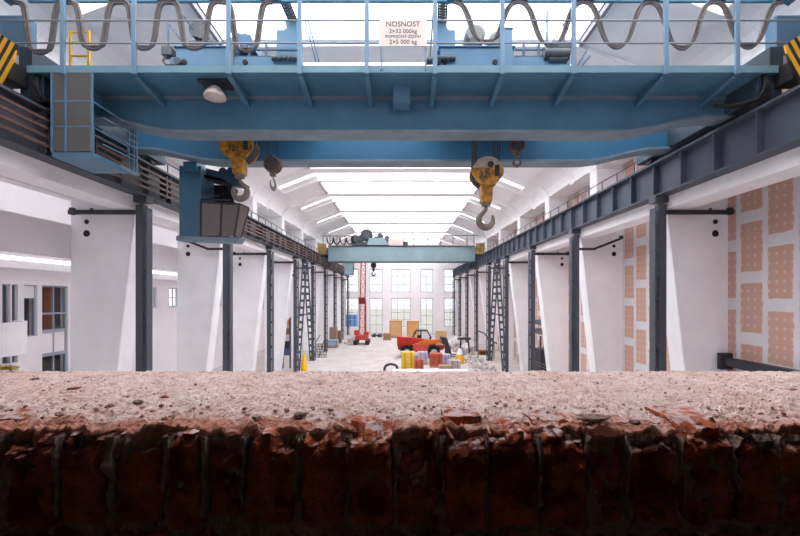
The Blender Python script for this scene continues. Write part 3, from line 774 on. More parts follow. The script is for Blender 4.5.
mb = MB(); mb.disc(K(228,169)+Vector((0,.5,0)), .17, .45, 'y', 20); mb.disc(K(219,169)+Vector((0,.5,0)), .13, .5, 'y', 20); mb.disc(K(225,185)+Vector((0,.6,0)), .1, .3, 'y', 16)
mb.prism([(K(203,0).x, K(0,166).z), (K(226,0).x, K(0,172).z), (K(239,0).x, K(0,179).z), (K(236,0).x, K(0,181.5).z), (K(203,0).x, K(0,176).z)], 'y', YK+.2, YK+.9)
mb.build('cab_blower', mat('dark_teal', (40, 66, 82), .5), cab)
MB().box(K(185,0).x, K(198,0).x, 12.1, YK+.6, 9.6, 9.85).build('cab_hanger', BLUE2, cab)

# ------------------------------------------------------------------ dome lamp under the walkway
lm = thing('dome_lamp', 'pale conical lamp hanging under the blue crane walkway', 'lamp', P(215, 94, 9.0))
c = P(215, 94, 9.0)
MB().disc(c, 0, 0, 'z', 24, [(.06, .16), (.1, .15), (.2, .02), (.245, -.06), (.235, -.09), (.05, -.16)]).build('lamp_shade', mat('lamp_cream', (206, 190, 182), .5, var=.15, scale=8), lm)
MB().tube([c+Vector((0,0,.15)), c+Vector((0,0,.5))], .025, 8).build('stem', STEEL, lm)
MB().box(c.x-.33, c.x+.33, 8.85, 9.3, 10.55, 10.585).build('mount_grating', DARK, lm)

# ------------------------------------------------------------------ trolleys on the near crane
def XT(px, Y=10.0): return (px-CX)*Y/F
def ZT_(py, Y=10.0): return CZ+(HY-py)*Y/F
CABX = mat('gearbox_blue', (70, 104, 136), .5, var=.15, scale=4.)
def trolley(side):
    L = side == 'l'
    a, b_ = (172, 300) if L else (437, 569)
    t = thing('crane_trolley', 'light blue hoist trolley with grey drum beside the yellow ladder end' if L else 'light blue hoist trolley with cream gear housings near the load sign', 'trolley', (XT((a+b_)/2), 10.9, 10.80), 'hoist trolleys on the blue crane')
    x0, x1 = XT(a), XT(b_)
    f0, f1 = (XT(178), XT(229)) if L else (XT(440), XT(512))
    mb = MB(); mb.box(f0, f1, 9.9, 10.1, 11.0, ZT_(50)); mb.box(f0-.05, f1+.05, 9.86, 10.14, ZT_(50), ZT_(50)+.03); mb.box(x0, x1, 9.92, 10.08, 11.0, ZT_(59)); mb.box(x0, x1, 11.75, 11.95, 11.0, ZT_(56))
    for x in (x0, (x0+x1)/2, x1-.15): mb.box(x, x+.15, 10.08, 11.75, 11.05, 11.45)
    mb.box(x0, x1, 10.0, 11.8, 11.42, 11.46)
    mb.build('frame', LBLUE, t, bevel=.012)
    for x in (x0+.35, x1-.35):
        for y in (9.9, 11.97): MB().disc((x, y, 11.02), .22, .1, 'y', 20).build('trolley_wheel', DARK, t)
    # hole plates on the frame side
    for px in ((184, 245) if L else (445, 495)):
        MB().disc((XT(px, 9.88), 9.885, ZT_(62, 9.88)), .065, .03, 'y', 16).build('axle_cap', BLACK, t)
    # rear low platform with cross rails
    mb = MB(); r0, r1 = (XT(232), XT(298)) if L else (XT(514), XT(568))
    mb.box(r0, r1, 10.2, 11.6, 11.46, ZT_(54)); mb.build('platform', BLUE2 if not L else BLUE, t)
    mb = MB()
    for py in (51, 58): mb.beam((r0, 9.95, ZT_(py)), (r1, 9.95, ZT_(py)), .035, .035)
    for q in ((250, 267) if L else (523, 538)): mb.beam((XT(q), 9.95, 11.2), (XT(q), 9.95, ZT_(46)), .05, .05)
    mb.build('handrail', STAYM, t)
    # tall cabinet with cable arm
    if L:
        mb = MB().prism([(XT(277), ZT_(57)), (XT(299), ZT_(57)), (XT(297.5), ZT_(22)), (XT(285), ZT_(22)), (XT(287), ZT_(29)), (XT(284), ZT_(31)), (XT(277), ZT_(31))], 'y', 9.95, 10.5)
        arm = ((294, 23), (283, -3)); bx_ = (274, 300)
    else:
        mb = MB().prism([(XT(455), ZT_(52)), (XT(437), ZT_(52)), (XT(436.5), ZT_(24)), (XT(446), ZT_(24)), (XT(447), ZT_(29)), (XT(449), ZT_(31)), (XT(455), ZT_(31))], 'y', 9.95, 10.5)
        arm = ((442, 25), (443, -3)); bx_ = (432, 455)
    cabt = mb.build('control_cabinet', LBLUE, t, bevel=.015)
    mb = MB(); p, q = P(*arm[0], 10.1), P(*arm[1], 9.2)
    for s_ in (-.1, .1): mb.beam(p+Vector((s_,0,0)), q+Vector((s_,0,0)), .035, .05)
    for i in range(10):
        u0 = p.lerp(q, i/10); u1 = p.lerp(q, (i+1)/10); mb.beam(u0+Vector((-.1,0,0)), u1+Vector((.1,0,0)), .03, .03); mb.beam(u0+Vector((.1,0,0)), u0+Vector((-.1,0,0)), .03, .03)
    mb.build('cable_arm', MACH, t)
    mb = MB()
    for i in range(5):
        x = XT(bx_[0] + (bx_[1]-bx_[0])*i/5+2); mb.disc((x, 9.85, ZT_(62)), .06, .1, 'x', 12)
    mb.build('limit_switch', MACH, t)
    if L:
        mb = MB(); mb.disc((XT(201, 10.6), 10.6, ZT_(35, 10.6)), .2, .5, 'y', 24); mb.disc((XT(201, 10.3), 10.32, ZT_(35, 10.3)), .1, .1, 'y', 16); mb.build('rope_drum', MACH, t)
        MB().prism([(XT(205), ZT_(33)), (XT(222), ZT_(49)), (XT(205), ZT_(49))], 'y', 10.2, 10.8).build('drum_guard', MACH, t)
        mb = MB().box(XT(234), XT(239), 10.02, 10.6, 11.46, ZT_(32)); mb.prism([(XT(233), ZT_(50)), (XT(255), ZT_(50)), (XT(250), ZT_(34)), (XT(239), ZT_(33))], 'y', 10.02, 10.85); mb.disc((XT(245), 10.0, ZT_(41)), .16, .1, 'y', 18); mb.build('gearbox', CABX, t)
        mb = MB().box(XT(186), XT(196), 10.3, 10.8, 11.46, ZT_(46)); mb.tube([P(191, 47, 10.5), P(216, 45, 10.5)], .13, 14); mb.build('hoist_motor', MACH, t)
        mb = MB(); mb.beam(P(168, 23, 10.0), P(168, 50, 10.0), .04, .04); mb.beam(P(168, 23, 10.0), P(186, 47, 10.0), .03, .03); mb.beam(P(174, 3, 10.0), P(196, 33, 10.4), .03, .03); mb.beam(P(183, 26, 10.0), P(183, 48, 10.0), .04, .04); mb.build('stay', STAYM, t)
        mb = MB(); mb.box(XT(164), XT(174), 9.88, 10.1, ZT_(57), ZT_(49)); mb.disc((XT(178, 9.86), 9.86, ZT_(62, 9.86)), .09, .12, 'y', 14); mb.tube([P(166, 56, 9.9), P(163, 61, 9.9), P(166, 65, 9.9), P(174, 65, 9.9)], .025, 6); mb.build('buffer', MACH, t)
        mb = MB()
        for q0, q1 in (((304, 16), (316, 62)), ((307, 16), (319, 62))): mb.beam(P(*q0, 10.3), P(*q1, 10.3), .03, .03)
        mb.build('access_ladder', STAYM, t)
        MB().box(XT(228.5), XT(235), 9.86, 10.3, 11.0, ZT_(41)).build('end_box', CREAM, t)
    else:
        for px, py, rr in ((473.5, 40, .26), (495, 45, .2)):
            g_ = MB().disc((XT(px, 10.4), 10.4, ZT_(py, 10.4)), 0, 0, 'y', 26, [(rr*.75, -.28), (rr, -.24), (rr, .24), (rr*.75, .28)])
            g_.box(XT(px)-rr*1.1, XT(px)+rr*1.1, 10.2, 10.6, ZT_(50), ZT_(py)-.05)
            gb = g_.build('gear_housing', CREAM, t)
            MB().disc((XT(px+1, 10.1), 10.12, ZT_(py+1, 10.1)), rr*.45, .06, 'y', 18).build('shaft_cap', MACH, gb)
        mb = MB().box(XT(502), XT(510.5), 9.84, 10.3, 11.0, ZT_(33)); mb.box(XT(502)-.02, XT(510.5)+.02, 9.82, 10.32, ZT_(33), ZT_(32)); mb.build('end_box', LBLUE, t)
        mb = MB(); mb.tube([P(543, 55, 9.95), P(568, 55, 9.95)], .16, 18); mb.tube([P(548, 60, 9.95), P(566, 60, 9.95)], .11, 14); mb.box(XT(545), XT(569), 9.84, 10.2, ZT_(51), ZT_(48)); mb.tube([P(550, 44, 9.95), P(550, 49, 9.95)], .08, 10); mb.build('hoist_motor', MACH, t)
        mb = MB(); mb.beam(P(564, 23, 10.0), P(564, 48, 10.0), .04, .04); mb.beam(P(564, 23, 10.0), P(550, 46, 10.0), .03, .03); mb.beam(P(547, 11, 10.0), P(547, 44, 10.0), .04, .04); mb.build('stay', STAYM, t)
        mb = MB(); mb.tube([P(425, 61, 9.9), P(440, 61, 9.9)], .09, 12); mb.beam(P(433, 14, 10.0), P(430, 60, 10.0), .04, .04); mb.build('buffer', MACH, t)
        mb = MB()
        for q0, q1 in (((589, 47), (577, 66)), ((590, 56), (582, 66))): mb.beam(P(*q0, 10.2), P(*q1, 10.2), .05, .05)
        mb.build('access_ladder', STAYM, t)
    return t
trolley('l'); trolley('r')

# ------------------------------------------------------------------ hook blocks
def hook_mb(mb, top, s, flip, thick=.085):
    pts = [(0,0), (0,-.16), (-.10,-.30), (-.22,-.44), (-.235,-.60), (-.15,-.73), (0,-.78), (.14,-.73), (.22,-.61), (.235,-.48), (.215,-.38)]
    rr = [.055, .06, .075, .09, .1, .11, .115, .1, .08, .055, .03]
    # smooth
    P3 = [Vector((p[0]*flip*s, 0, p[1]*s)) + Vector(top) for p in pts]
    out = []; ro = []
    for i in range(len(P3)-1):
        p0, p1, p2, p3 = P3[max(i-1,0)], P3[i], P3[i+1], P3[min(i+2, len(P3)-1)]
        for k in range(4):
            t = k/4
            out.append(.5*((2*p1) + (-p0+p2)*t + (2*p0-5*p1+4*p2-p3)*t*t + (-p0+3*p1-3*p2+p3)*t**3)); ro.append((rr[i]*(1-t)+rr[i+1]*t)*s)
    out.append(P3[-1]); ro.append(rr[-1]*s)
    mb.tube(out, ro, 12)
def main_block(px, py, label, topm, flip, s, hook_top_py, ropes, marked):
    Y = 10.8; c = P(px, py, Y)
    t = thing('hook_block', label, 'hook block', (c.x, Y, c.z), 'main hook blocks')
    r = (14.6 if marked else 15.8)*Y/F
    sp = []
    for k in range(28):
        th = 2*math.pi*k/28; rr = r*(1.0 + (.06 if abs(math.cos(th)) > .93 else 0)); sp.append((c.x+rr*math.cos(th), c.z+rr*math.sin(th)*.96))
    mb = MB(); mb.prism(sp, 'y', Y-.26, Y-.20); mb.prism(sp, 'y', Y+.20, Y+.26)
    h = mb.build('side_plate', ORG, t, bevel=.015)
    for dy in (-.1, .1): MB().disc((c.x, Y+dy, c.z+.01), 0, 0, 'y', 28, [(r*.95, -.08), (r*.86, -.02), (r*.86, .02), (r*.95, .08)]).build('sheave', MACH, t)
    up = [p for p in sp if p[1] >= c.z + r*.22]
    mb = MB(); mb.prism([(c.x+(p[0]-c.x)*1.02, c.z+(p[1]-c.z)*1.02) for p in up], 'y', Y-.275, Y-.26); mb.build('sheave_guard', topm, t)
    mb = MB(); mb.disc((c.x+r*.15, Y-.3, c.z+r*.42), r*.2, .06, 'y', 12); mb.box(c.x+r*.45, c.x+r*.75, Y-.29, Y-.26, c.z-r*.35, c.z+r*.4); mb.build('lock_plate', DARK, t)
    lettering('lettering', '32t', (c.x-r*.2, Y-.265, c.z-r*.25), .24, INK, t)
    nz0, nz1 = P(0, hook_top_py, Y).z, c.z-r*.8
    MB().prism([(c.x-.145, nz0), (c.x+.135, nz0), (c.x+.16, nz1), (c.x-.17, nz1)], 'y', Y-.17, Y+.17).build('crosshead', ORG, t, bevel=.02)
    mb = MB(); mb.disc((c.x, Y, nz0-.03), .13, .1, 'z', 16); hook_mb(mb, (c.x, Y, nz0-.02), s, flip); mb.build('hook', HOOKM, t)
    for p in ropes:
        for dy in (-.1, .1):
            MB().tube([((p-CX)*Y/F, Y+dy, c.z+r*.3), ((p-CX)*Y/F, Y+dy, 11.2)], .018, 6).build('wire_rope', ROPE, t)
main_block(240, 148, 'orange-yellow hook block half hidden by the blue girder above the cab', mat('worn_amber', (176, 122, 40), .5, rgb2=(92, 66, 40), scale=6), -1, .8, 175, (226, 229, 250, 254), False)
main_block(486, 174, 'yellow hook block with grey top hanging low on wire ropes', mat('grey_guard', (186, 170, 156), .5, var=.25, scale=6), 1, .82, 203, (472.5, 475.5, 494.5, 498.5), True)
def small_block(px, py, hook_len, label, r, s):
    Y = 10.85; c = P(px, py, Y)
    t = thing('auxiliary_hook', label, 'hook', (c.x, Y, c.z), 'auxiliary hooks')
    R_ = r*Y/F
    DK = MATS.get('worn_brown_steel') or mat('worn_brown_steel', (108, 88, 78), .55, rgb2=(58, 48, 44), scale=9)
    mb = MB(); mb.disc(c, 0, 0, 'y', 22, [(R_*.85, -.15), (R_, -.11), (R_, -.04), (R_*.8, 0), (R_, .04), (R_, .11), (R_*.85, .15)]); mb.build('sheave_housing', DK, t)
    mb = MB()
    for k in range(5):
        a = k*1.256; mb.disc((c.x+R_*.5*math.cos(a), Y-.16, c.z+R_*.5*math.sin(a)), R_*.14, .03, 'y', 10)
    mb.box(c.x-.03, c.x+.03, Y-.17, Y-.14, c.z-R_, c.z+R_); mb.build('bolt_plate', MACH, t)
    mb = MB(); mb.box(c.x-.07, c.x+.07, Y-.06, Y+.06, c.z-R_-.08, c.z-R_+.06); hook_mb(mb, (c.x, Y, c.z-R_-.02), s, -1 if px < 400 else 1)
    if px < 400:
        for v in mb.v[8:]:
            dx = v.x-c.x; v.y += dx*.9; v.x = c.x+dx*.25
    mb.build('hook', HOOKM, t)
    for dx in (-.5, .5): MB().tube([(c.x+dx*R_, Y, c.z+R_*.5), (c.x+dx*R_, Y, 11.2)], .012, 6).build('wire_rope', ROPE, t)
small_block(273, 165, 0, 'small round auxiliary hook seen edge-on beside the orange block', 8.3, .52)
small_block(517, 146, 0, 'small dark auxiliary hook against the blue girder', 7.3, .42)

# ------------------------------------------------------------------ festoon cables
def festoon(peaks, deeps, label, group, rb, nb, mixf, endpt):
    YF = 8.74
    top = 2.0
    t = thing('festoon_cable', label, 'cable', P((peaks[0][0]+peaks[-1][1])/2, 50, YF), group)
    for i, (a, b_) in enumerate(peaks):
        c = P((a+b_)/2, 2, YF)
        pl = MB().prism([(P(a,0,YF).x-.02, c.z-.03), (P(a+3,0,YF).x, c.z+.07), (P(b_-3,0,YF).x, c.z+.07), (P(b_,0,YF).x+.02, c.z-.03), (P(b_-3,0,YF).x, c.z+.02), (P(a+3,0,YF).x, c.z+.02)], 'y', YF-.09, YF+.09)
        pl.box(c.x-.04, c.x+.04, YF-.03, YF+.08, c.z+.05, 12.26)
        pl.build('cable_carrier', LBLUE, t)
    for i in range(len(peaks)-1):
        x0, x1 = (peaks[i][0]+peaks[i][1])/2, (peaks[i+1][0]+peaks[i+1][1])/2; dp = deeps[i]
        mb = MB()
        for j in range(nb):
            o = (j-(nb-1)/2)
            pts = []
            for k in range(41):
                u = k/40; cth = math.cos(2*math.pi*u); g_ = math.tanh(mixf*cth)/math.tanh(mixf)
                sw = .5-.5*g_; jit = .5*noise.noise(Vector((k*.12, i*3.1, j*7)))*math.sin(math.pi*u)
                w_ = .035*math.sin(4*math.pi*u)
                x = x0 + (x1-x0)*(u-w_*.6) + o*1.5*math.sin(2*math.pi*u) + jit
                pts.append(P(x, 2.6 + (dp-2.6)*sw + o*1.5*(-cth if sw > .5 else -.4) + jit, YF + .03*((j % 2)*2-1)))
            mb.tube(pts, rb, 7)
        mb.build('cable_loop', CABLE, t)
    return t
festoon([(8, 20), (60, 74), (112, 127), (160, 177), (212, 229), (263, 282)], [52, 48, 48, 48, 50], 'thick grey looping supply cables feeding the trolley with the grey drum', 'festoon cables', .034, 3, 3.6, None)
festoon([(447, 461), (511, 526), (575, 592), (642, 657), (707, 722), (773, 791)], [42, 45, 47, 48, 47], 'grey looping supply cables feeding the trolley with cream housings', 'festoon cables', .03, 3, 1.9, None)

# ------------------------------------------------------------------ second crane, far down the hall
Y2 = 41.5
DYEL = mat('dirty_yellow', (186, 152, 76), .6, rgb2=(110, 96, 66), scale=3.)
c2 = thing('overhead_crane', 'grey-teal single-beam overhead crane far down the hall', 'crane', (0, Y2, 9.89))
def P2(px, py): return P(px, py, Y2)
g2 = MB().box(-7.55, 7.7, Y2, Y2+.6, 9.42, 11.0).build('girder', TEAL, c2)
MB().box(-7.55, 7.7, Y2-.1, Y2+.7, 9.34, 9.44).build('bottom_flange', MACH, g2)
MB().box(-7.55, 7.7, Y2-.1, Y2+.7, 11.0, 11.08).build('top_flange', DARK, g2)
MB().box(-7.55, 7.7, Y2+2.3, Y2+2.9, 9.6, 11.0).build('girder', TEAL, c2)
for sgn in (-1, 1):
    a = sorted((sgn*7.7, sgn*8.3)); e = MB().box(a[0], a[1], Y2-.8, Y2+3.8, 10.05, 10.9).build('end_truck', DARK, c2)
    MB().box(a[0]-.1, a[1]+.1, Y2-1.0, Y2-.8, 10.1, 11.2).build('warning_plate', DYEL, e)
    for y in (Y2-.3, Y2+3.3): MB().disc((sgn*8.0, y, 10.2), .2, .16, 'x', 16).build('truck_wheel', DARK, e)
for px in (323, 330, 337, 345, 352, 414, 428, 441, 453, 467, 474):
    MB().tube([P2(px, 246), P2(px, 236)], .035, 5).build('railing_post', DARK, c2)
MB().tube([P2(322, 236), P2(352, 236)], .035, 5).build('guard_rail', DARK, c2)
MB().tube([P2(390, 235.6), P2(478, 235.6)], .03, 5).build('guard_rail', DARK, c2)
mb = MB()
for i in range(4):
    a = 327+i*6.5; mb.tube([P2(a+3.25+3.25*math.cos(math.pi*(1-k/8)), 237.5+7*math.sin(math.pi*k/8)) for k in range(9)], .07, 6)
mb.build('cable_loop', BLACK, c2)
sg2 = MB().box(P2(388.5,0).x, P2(405,0).x, Y2-.2, Y2-.16, P2(0,245).z, P2(0,239).z).build('load_sign', mat('far_sign_beige', (206, 190, 184), .6), c2)
MB().box(P2(344.5,0).x, P2(352.5,0).x, Y2, Y2+1.5, P2(0,274.5).z, 9.36).build('operator_cab', TEAL, c2)
MB().box(P2(403,0).x, P2(408,0).x, Y2-.2, Y2, 11.0, P2(0,242).z).build('lamp_box', MACH, c2)
# its trolley and hook
t2 = thing('crane_trolley', 'dark grey hoist machinery riding on the far teal crane', 'trolley', P2(370, 246))
MB().box(P2(352,0).x, P2(389,0).x, Y2+.1, Y2+2.7, 11.15, 11.5).build('frame', MACH, t2)
mb = MB(); mb.disc(P2(366.5, 235)+Vector((0,.4,0)), .62, .7, 'y', 24); mb.build('rope_drum', DARK, t2)
mb = MB(); mb.disc(P2(366.5, 235)+Vector((0,.02,0)), .4, .1, 'y', 20); mb.build('drum_hub', MACH, t2)
for px, py, r_ in ((354.5, 239, .42), (360.5, 238, .35), (376, 239, .3), (380, 235.5, .3), (387, 238, .26), (372, 241, .3)): MB().disc(P2(px, py)+Vector((0, .5, 0)), r_, .8, 'y', 16).build('hoist_motor', MACH, t2)
mb = MB(); mb.prism([(P2(367,0).x, P2(0,245).z), (P2(389,0).x, P2(0,245).z), (P2(384,0).x, P2(0,238).z), (P2(369,0).x, P2(0,238).z)], 'y', Y2-.06, Y2+.95); mb.build('gearbox', TEAL, t2)
for x in (P2(356,0).x, P2(386,0).x): MB().disc((x, Y2+.3, 11.2), .2, .15, 'y', 16).build('trolley_wheel', DARK, t2)
h2 = thing('hook_block', 'small dark hook block dangling below the far teal crane', 'hook block', P(373.5, 266, 42.8))
ch = P(373.5, 265.5, 42.8)
MB().disc(ch, .3, .4, 'y', 18).build('sheave', MACH, h2)
mb = MB(); mb.box(ch.x-.12, ch.x+.12, ch.y-.12, ch.y+.12, ch.z-.6, ch.z-.2); hook_mb(mb, (ch.x, ch.y, ch.z-.5), .75, 1); mb.build('hook', DARK, h2)
for dx in (-.2, .2): MB().tube([ch+Vector((dx,0,.1)), Vector((ch.x+dx, ch.y, 11.3))], .035, 6).build('wire_rope', ROPE, h2)

# ------------------------------------------------------------------ red lattice mast rig
YM = 49.0
mr = thing('mast_rig', 'red lattice mast rig standing upright on the hall floor', 'rig', (P(362.5, 0, YM).x, YM, 0))
def mast(x0, x1, z0, z1, w0, w1, n):
    mb = MB()
    def cs(t, sx, sy):
        x = x0+(x1-x0)*t; w = w0+(w1-w0)*t; return Vector((x+sx*w/2, YM+sy*w/2, z0+(z1-z0)*t))
    cor = [(-1,-1), (1,-1), (1,1), (-1,1)]
    for c_ in cor: mb.beam(cs(0, *c_), cs(1, *c_), .085, .085)
    for i in range(n):
        a, b2 = i/n, (i+1)/n
        for j in range(4):
            p, q = cor[j], cor[(j+1) % 4]
            mb.beam(cs(a, *p), cs(b2, *q), .045, .045); mb.beam(cs(a, *p), cs(a, *q), .04, .04)
    return mb
xm0, xm1 = P(362, 0, YM).x, P(363.5, 0, YM).x
mast(xm0, xm1, 1.0, 10.7, .66, .54, 9).build('lattice_mast', MASTR, mr)
MB().box(xm0-.36, xm0+.4, YM-.38, YM+.38, 4.9, 5.7).build('sleeve', mat('dark_red', (140, 40, 40), .5), mr)
MB().tube([(xm0+.48, YM, 1.0), (xm0+.46, YM, 5.0), (xm0+.42, YM, 5.5)], .07, 8).build('hydraulic_ram', MASTR, mr)
MB().box(xm0-.75, xm0+.75, YM-.9, YM+.9, .55, 1.15).build('chassis', MASTR, mr, bevel=.05)
mb = MB(); mb.box(xm0-.9, xm0-.3, YM-.7, YM+.3, 1.15, 1.7); mb.box(xm0+.25, xm0+.85, YM-.6, YM+.5, 1.15, 1.5); mb.build('engine_cover', MASTR, mr, bevel=.05)
for dx in (-.7, .7):
    mb = MB(); a = 1.1
    poly = [(YM-a+.25*math.cos(t)*1., .27+.27*math.sin(t)) for t in [math.pi/2+math.pi*k/8 for k in range(9)]] + [(YM+a+.25*math.cos(t), .27+.27*math.sin(t)) for t in [-math.pi/2+math.pi*k/8 for k in range(9)]]
    mb.prism(poly, 'x', xm0+dx-.22, xm0+dx+.22); mb.build('crawler_track', BLACK, mr)

# ------------------------------------------------------------------ telehandler
YT = 37.5
def T(px, py, dy=0): return P(px, py, YT+dy)
th = thing('telehandler', 'red telescopic handler with yellow boom parked among the pallets', 'vehicle', (T(423,0).x, YT+1, 0))
x0, x1 = T(397,0).x, T(446,0).x
mb = MB(); mb.prism([(x0+.1, .75), (x1-.2, .75), (x1-.1, 1.15), (x0, 1.5)], 'y', YT+.3, YT+1.9); mb.build('chassis', RED, th, bevel=.05)
mb = MB(); mb.prism([(T(413,0).x, .6), (T(429,0).x, .6), (T(429,0).x, 1.25), (T(413,0).x, 1.25)], 'y', YT-.02, YT+.3); mb.build('side_step', MASTR, th, bevel=.04)
bm_ = MB(); bm_.prism([(T(397,0).x, T(0,345.5).z), (T(397,0).x, T(0,336.5).z), (T(410,0).x, T(0,337.5).z), (T(436,0).x, T(0,341).z), (T(436,0).x, T(0,345.5).z)], 'y', YT+.05, YT+.6); bo = bm_.build('boom', RED, th, bevel=.04)
MB().prism([(T(412,0).x, T(0,345).z), (T(430,0).x, T(0,345).z), (T(442,0).x, T(0,342).z), (T(441,0).x, T(0,339).z), (T(424,0).x, T(0,340).z)], 'y', YT-.03, YT+.35).build('inner_boom', mat('boom_amber', (204, 112, 40), .5, var=.15, scale=3), th, bevel=.03)
MB().prism([(T(439,0).x, T(0,342).z), (T(441,0).x, T(0,337).z), (T(447,0).x, T(0,338).z), (T(451,0).x, T(0,349).z), (T(452,0).x, T(0,357).z), (T(446,0).x, T(0,357).z), (T(445,0).x, T(0,345).z)], 'y', YT+.1, YT+.8).build('boom_head', DARK, th, bevel=.03)
mb = MB()
for dy in (.2, 1.4): mb.box(T(450,0).x, T(463,0).x, YT+dy, YT+dy+.14, .12, .2); mb.box(T(449.5,0).x, T(451,0).x, YT+dy, YT+dy+.14, .12, 1.1)
mb.box(T(449.5,0).x, T(450.6,0).x, YT+.1, YT+1.7, .5, .62); mb.build('fork', BLACK, th)
for px in (407, 434):
    for dy in (.1, 1.85):
        c_ = Vector((T(px,0).x, YT+dy, .58))
        w_ = MB().disc(c_, 0, 0, 'y', 26, [(.4, -.2), (.53, -.19), (.58, -.12), (.58, .12), (.53, .19), (.4, .2)]).build('tyre', BLACK, th)
        mb = MB().disc(c_+Vector((0, -.2 if dy < 1 else .2, 0)), .3, .06, 'y', 20); mb.build('wheel_rim', mat('rim_grey', (170, 164, 160), .5) if 'rim_grey' not in MATS else MATS['rim_grey'], w_)
    mb = MB(); c_ = Vector((T(px,0).x, YT+.1, .58))
    for k in range(8):
        a0, a1 = math.radians(15+k*19), math.radians(15+(k+1)*19)
        mb.prism([(c_.x+.7*math.cos(a0), c_.z+.66*math.sin(a0)), (c_.x+.7*math.cos(a1), c_.z+.66*math.sin(a1)), (c_.x+.64*math.cos(a1), c_.z+.6*math.sin(a1)), (c_.x+.64*math.cos(a0), c_.z+.6*math.sin(a0))], 'y', YT-.15, YT+.35)
    mb.build('mudguard', DARK, th)
ca = [(T(413.5,0).x, 1.3), (T(430.5,0).x, 1.3), (T(431.5,0).x, T(0,338).z), (T(428,0).x, T(0,331.5).z), (T(417,0).x, T(0,331.5).z), (T(413.5,0).x, T(0,337).z)]
mb = MB()
for dy in (.75, 1.8):
    for a, b2 in zip(ca, ca[1:]+ca[:1]): mb.beam((a[0], YT+dy, a[1]), (b2[0], YT+dy, b2[1]), .1, .1)
    mb.beam((T(421.5,0).x, YT+dy, 1.3), (T(421.5,0).x, YT+dy, T(0,331.5).z), .09, .09)
for a in ca: mb.beam((a[0], YT+.75, a[1]), (a[0], YT+1.8, a[1]), .1, .1)
cb_ = mb.build('cab_frame', DARK, th)
MB().prism(ca, 'y', YT+.8, YT+.82).build('cab_window', GLASS, cb_)
MB().box(T(417,0).x, T(428,0).x, YT+.75, YT+1.8, T(0,331.5).z, T(0,330.8).z).build('cab_roof', DARK, cb_)
MB().box(T(418,0).x, T(421,0).x, YT+1.1, YT+1.6, 1.3, 2.05).build('cab_seat', BLACK, cb_)

# ------------------------------------------------------------------ pallets and site clutter
def pallet(parent, x0, x1, y0, y1, z=0):
    mb = MB()
    for i in range(5): a = x0+(x1-x0)*i/5; mb.box(a, a+(x1-x0)/5*.8, y0, y1, z+.1, z+.13)
    for i in range(3): a = y0+(y1-y0-.1)*i/2; mb.box(x0, x1, a, a+.1, z, z+.1)
    return mb.build('pallet', PALW, parent)
def ground_box(px0, px1, py_top, Y):
    return (px0-CX)*Y/F, (px1-CX)*Y/F, CZ+(HY-py_top)*Y/F
def block_pallet(name, px0, px1, top, Y, m_, label, cat, dep=1.0, courses=5, across=3, part='block_layer', band=True):
    x0, x1, z1 = ground_box(px0, px1, top, Y)
    z1 = max(z1, .5)
    r = thing(name, label, cat, ((x0+x1)/2, Y+dep/2, 0))
    pallet(r, x0, x1, Y, Y+dep)
    h = (z1-.13)/courses
    for i in range(courses):
        mb = MB()
        for j in range(across):
            a = x0+.02+(x1-x0-.04)*j/across; mb.box(a+.006, a+(x1-x0-.04)/across-.006, Y+.02+.015*(i % 2), Y+dep-.02, .13+h*i+.004, .13+h*(i+1)-.004)
        mb.build(part, m_, r)
    if band:
        mb = MB()
        for t in (.28, .72): x = x0+(x1-x0)*t; mb.box(x-.012, x+.012, Y-.006, Y+dep, .13, z1+.006)
        mb.build('strap', BLACK, r)
    return r
block_pallet('block_pallet', 401, 415, 352.5, 31.2, YBR, 'tall pallet of yellow blocks nearest the white bundle', 'pallet')
block_pallet('brick_pallet', 414, 424, 360, 31.0, BRICKS, 'low pallet of red bricks beside the tall yellow block pallet', 'pallet', courses=4)
block_pallet('brick_pallet', 430, 443, 354, 32.5, BRICKS, 'pallet of red bricks under the yellow boom', 'pallet')
block_pallet('wrapped_pallet', 418, 428, 352.5, 34.0, WRAP, 'pale lilac wrapped pallet between the two brick pallets', 'pallet', courses=3, across=1, part='wrapped_bale')
block_pallet('wrapped_pallet', 443, 451, 355, 34.0, WRAP, 'pale lilac wrapped pallet before the black forks', 'pallet', courses=3, across=1, part='wrapped_bale')
block_pallet('wrapped_pallet', 449, 461, 361, 31.5, mat('greyish_wrap', (196, 176, 182), .5, var=.2, scale=6), 'low greyish wrapped pallet in front of the yellow sack', 'pallet', courses=2, across=2, part='wrapped_bale')
mb = MB(); x0, x1, z1 = ground_box(439, 452, 364, 30.6)
r = thing('plank_stack', 'low stack of pale planks before the brick pallets', 'planks', ((x0+x1)/2, 31, 0))
for i in range(4): MB().box(x0+.05*(i % 2), x1, 30.6+.03*i, 31.4, i*.12, i*.12+.1).build('plank', PALW, r)
def sack(px0, px1, top, Y, m_, label, topm=None):
    x0, x1, z1 = ground_box(px0, px1, top, Y); cx = (x0+x1)/2; w = (x1-x0)/2
    r = thing('builders_sack', label, 'sack', (cx, Y, 0))
    prof_ = [(w*1.0, 0), (w*1.08, z1*.12), (w*.98, z1*.35), (w*.72, z1*.62)]
    mb = MB().disc((cx, Y, 0), 0, 0, 'z', 18, prof_)
    for v in mb.v: v.x += .05*noise.noise(v*2.3); v.y += .05*noise.noise(v*2.3+Vector((9,9,9)))
    mb.build('sack_body', m_, r)
    mb = MB().disc((cx, Y, 0), 0, 0, 'z', 18, [(w*.72, z1*.62), (w*.5, z1*.8), (w*.42, z1*.9), (w*.2, z1)])
    for v in mb.v: v.x += .06*noise.noise(v*3.3)
    mb.build('sack_top', topm or m_, r)
sack(455, 464.5, 348.5, 34.5, mat('amber_sack', (238, 186, 60), .7, var=.12, scale=6), 'amber yellow sack with pale top by the black forks', SHEET)
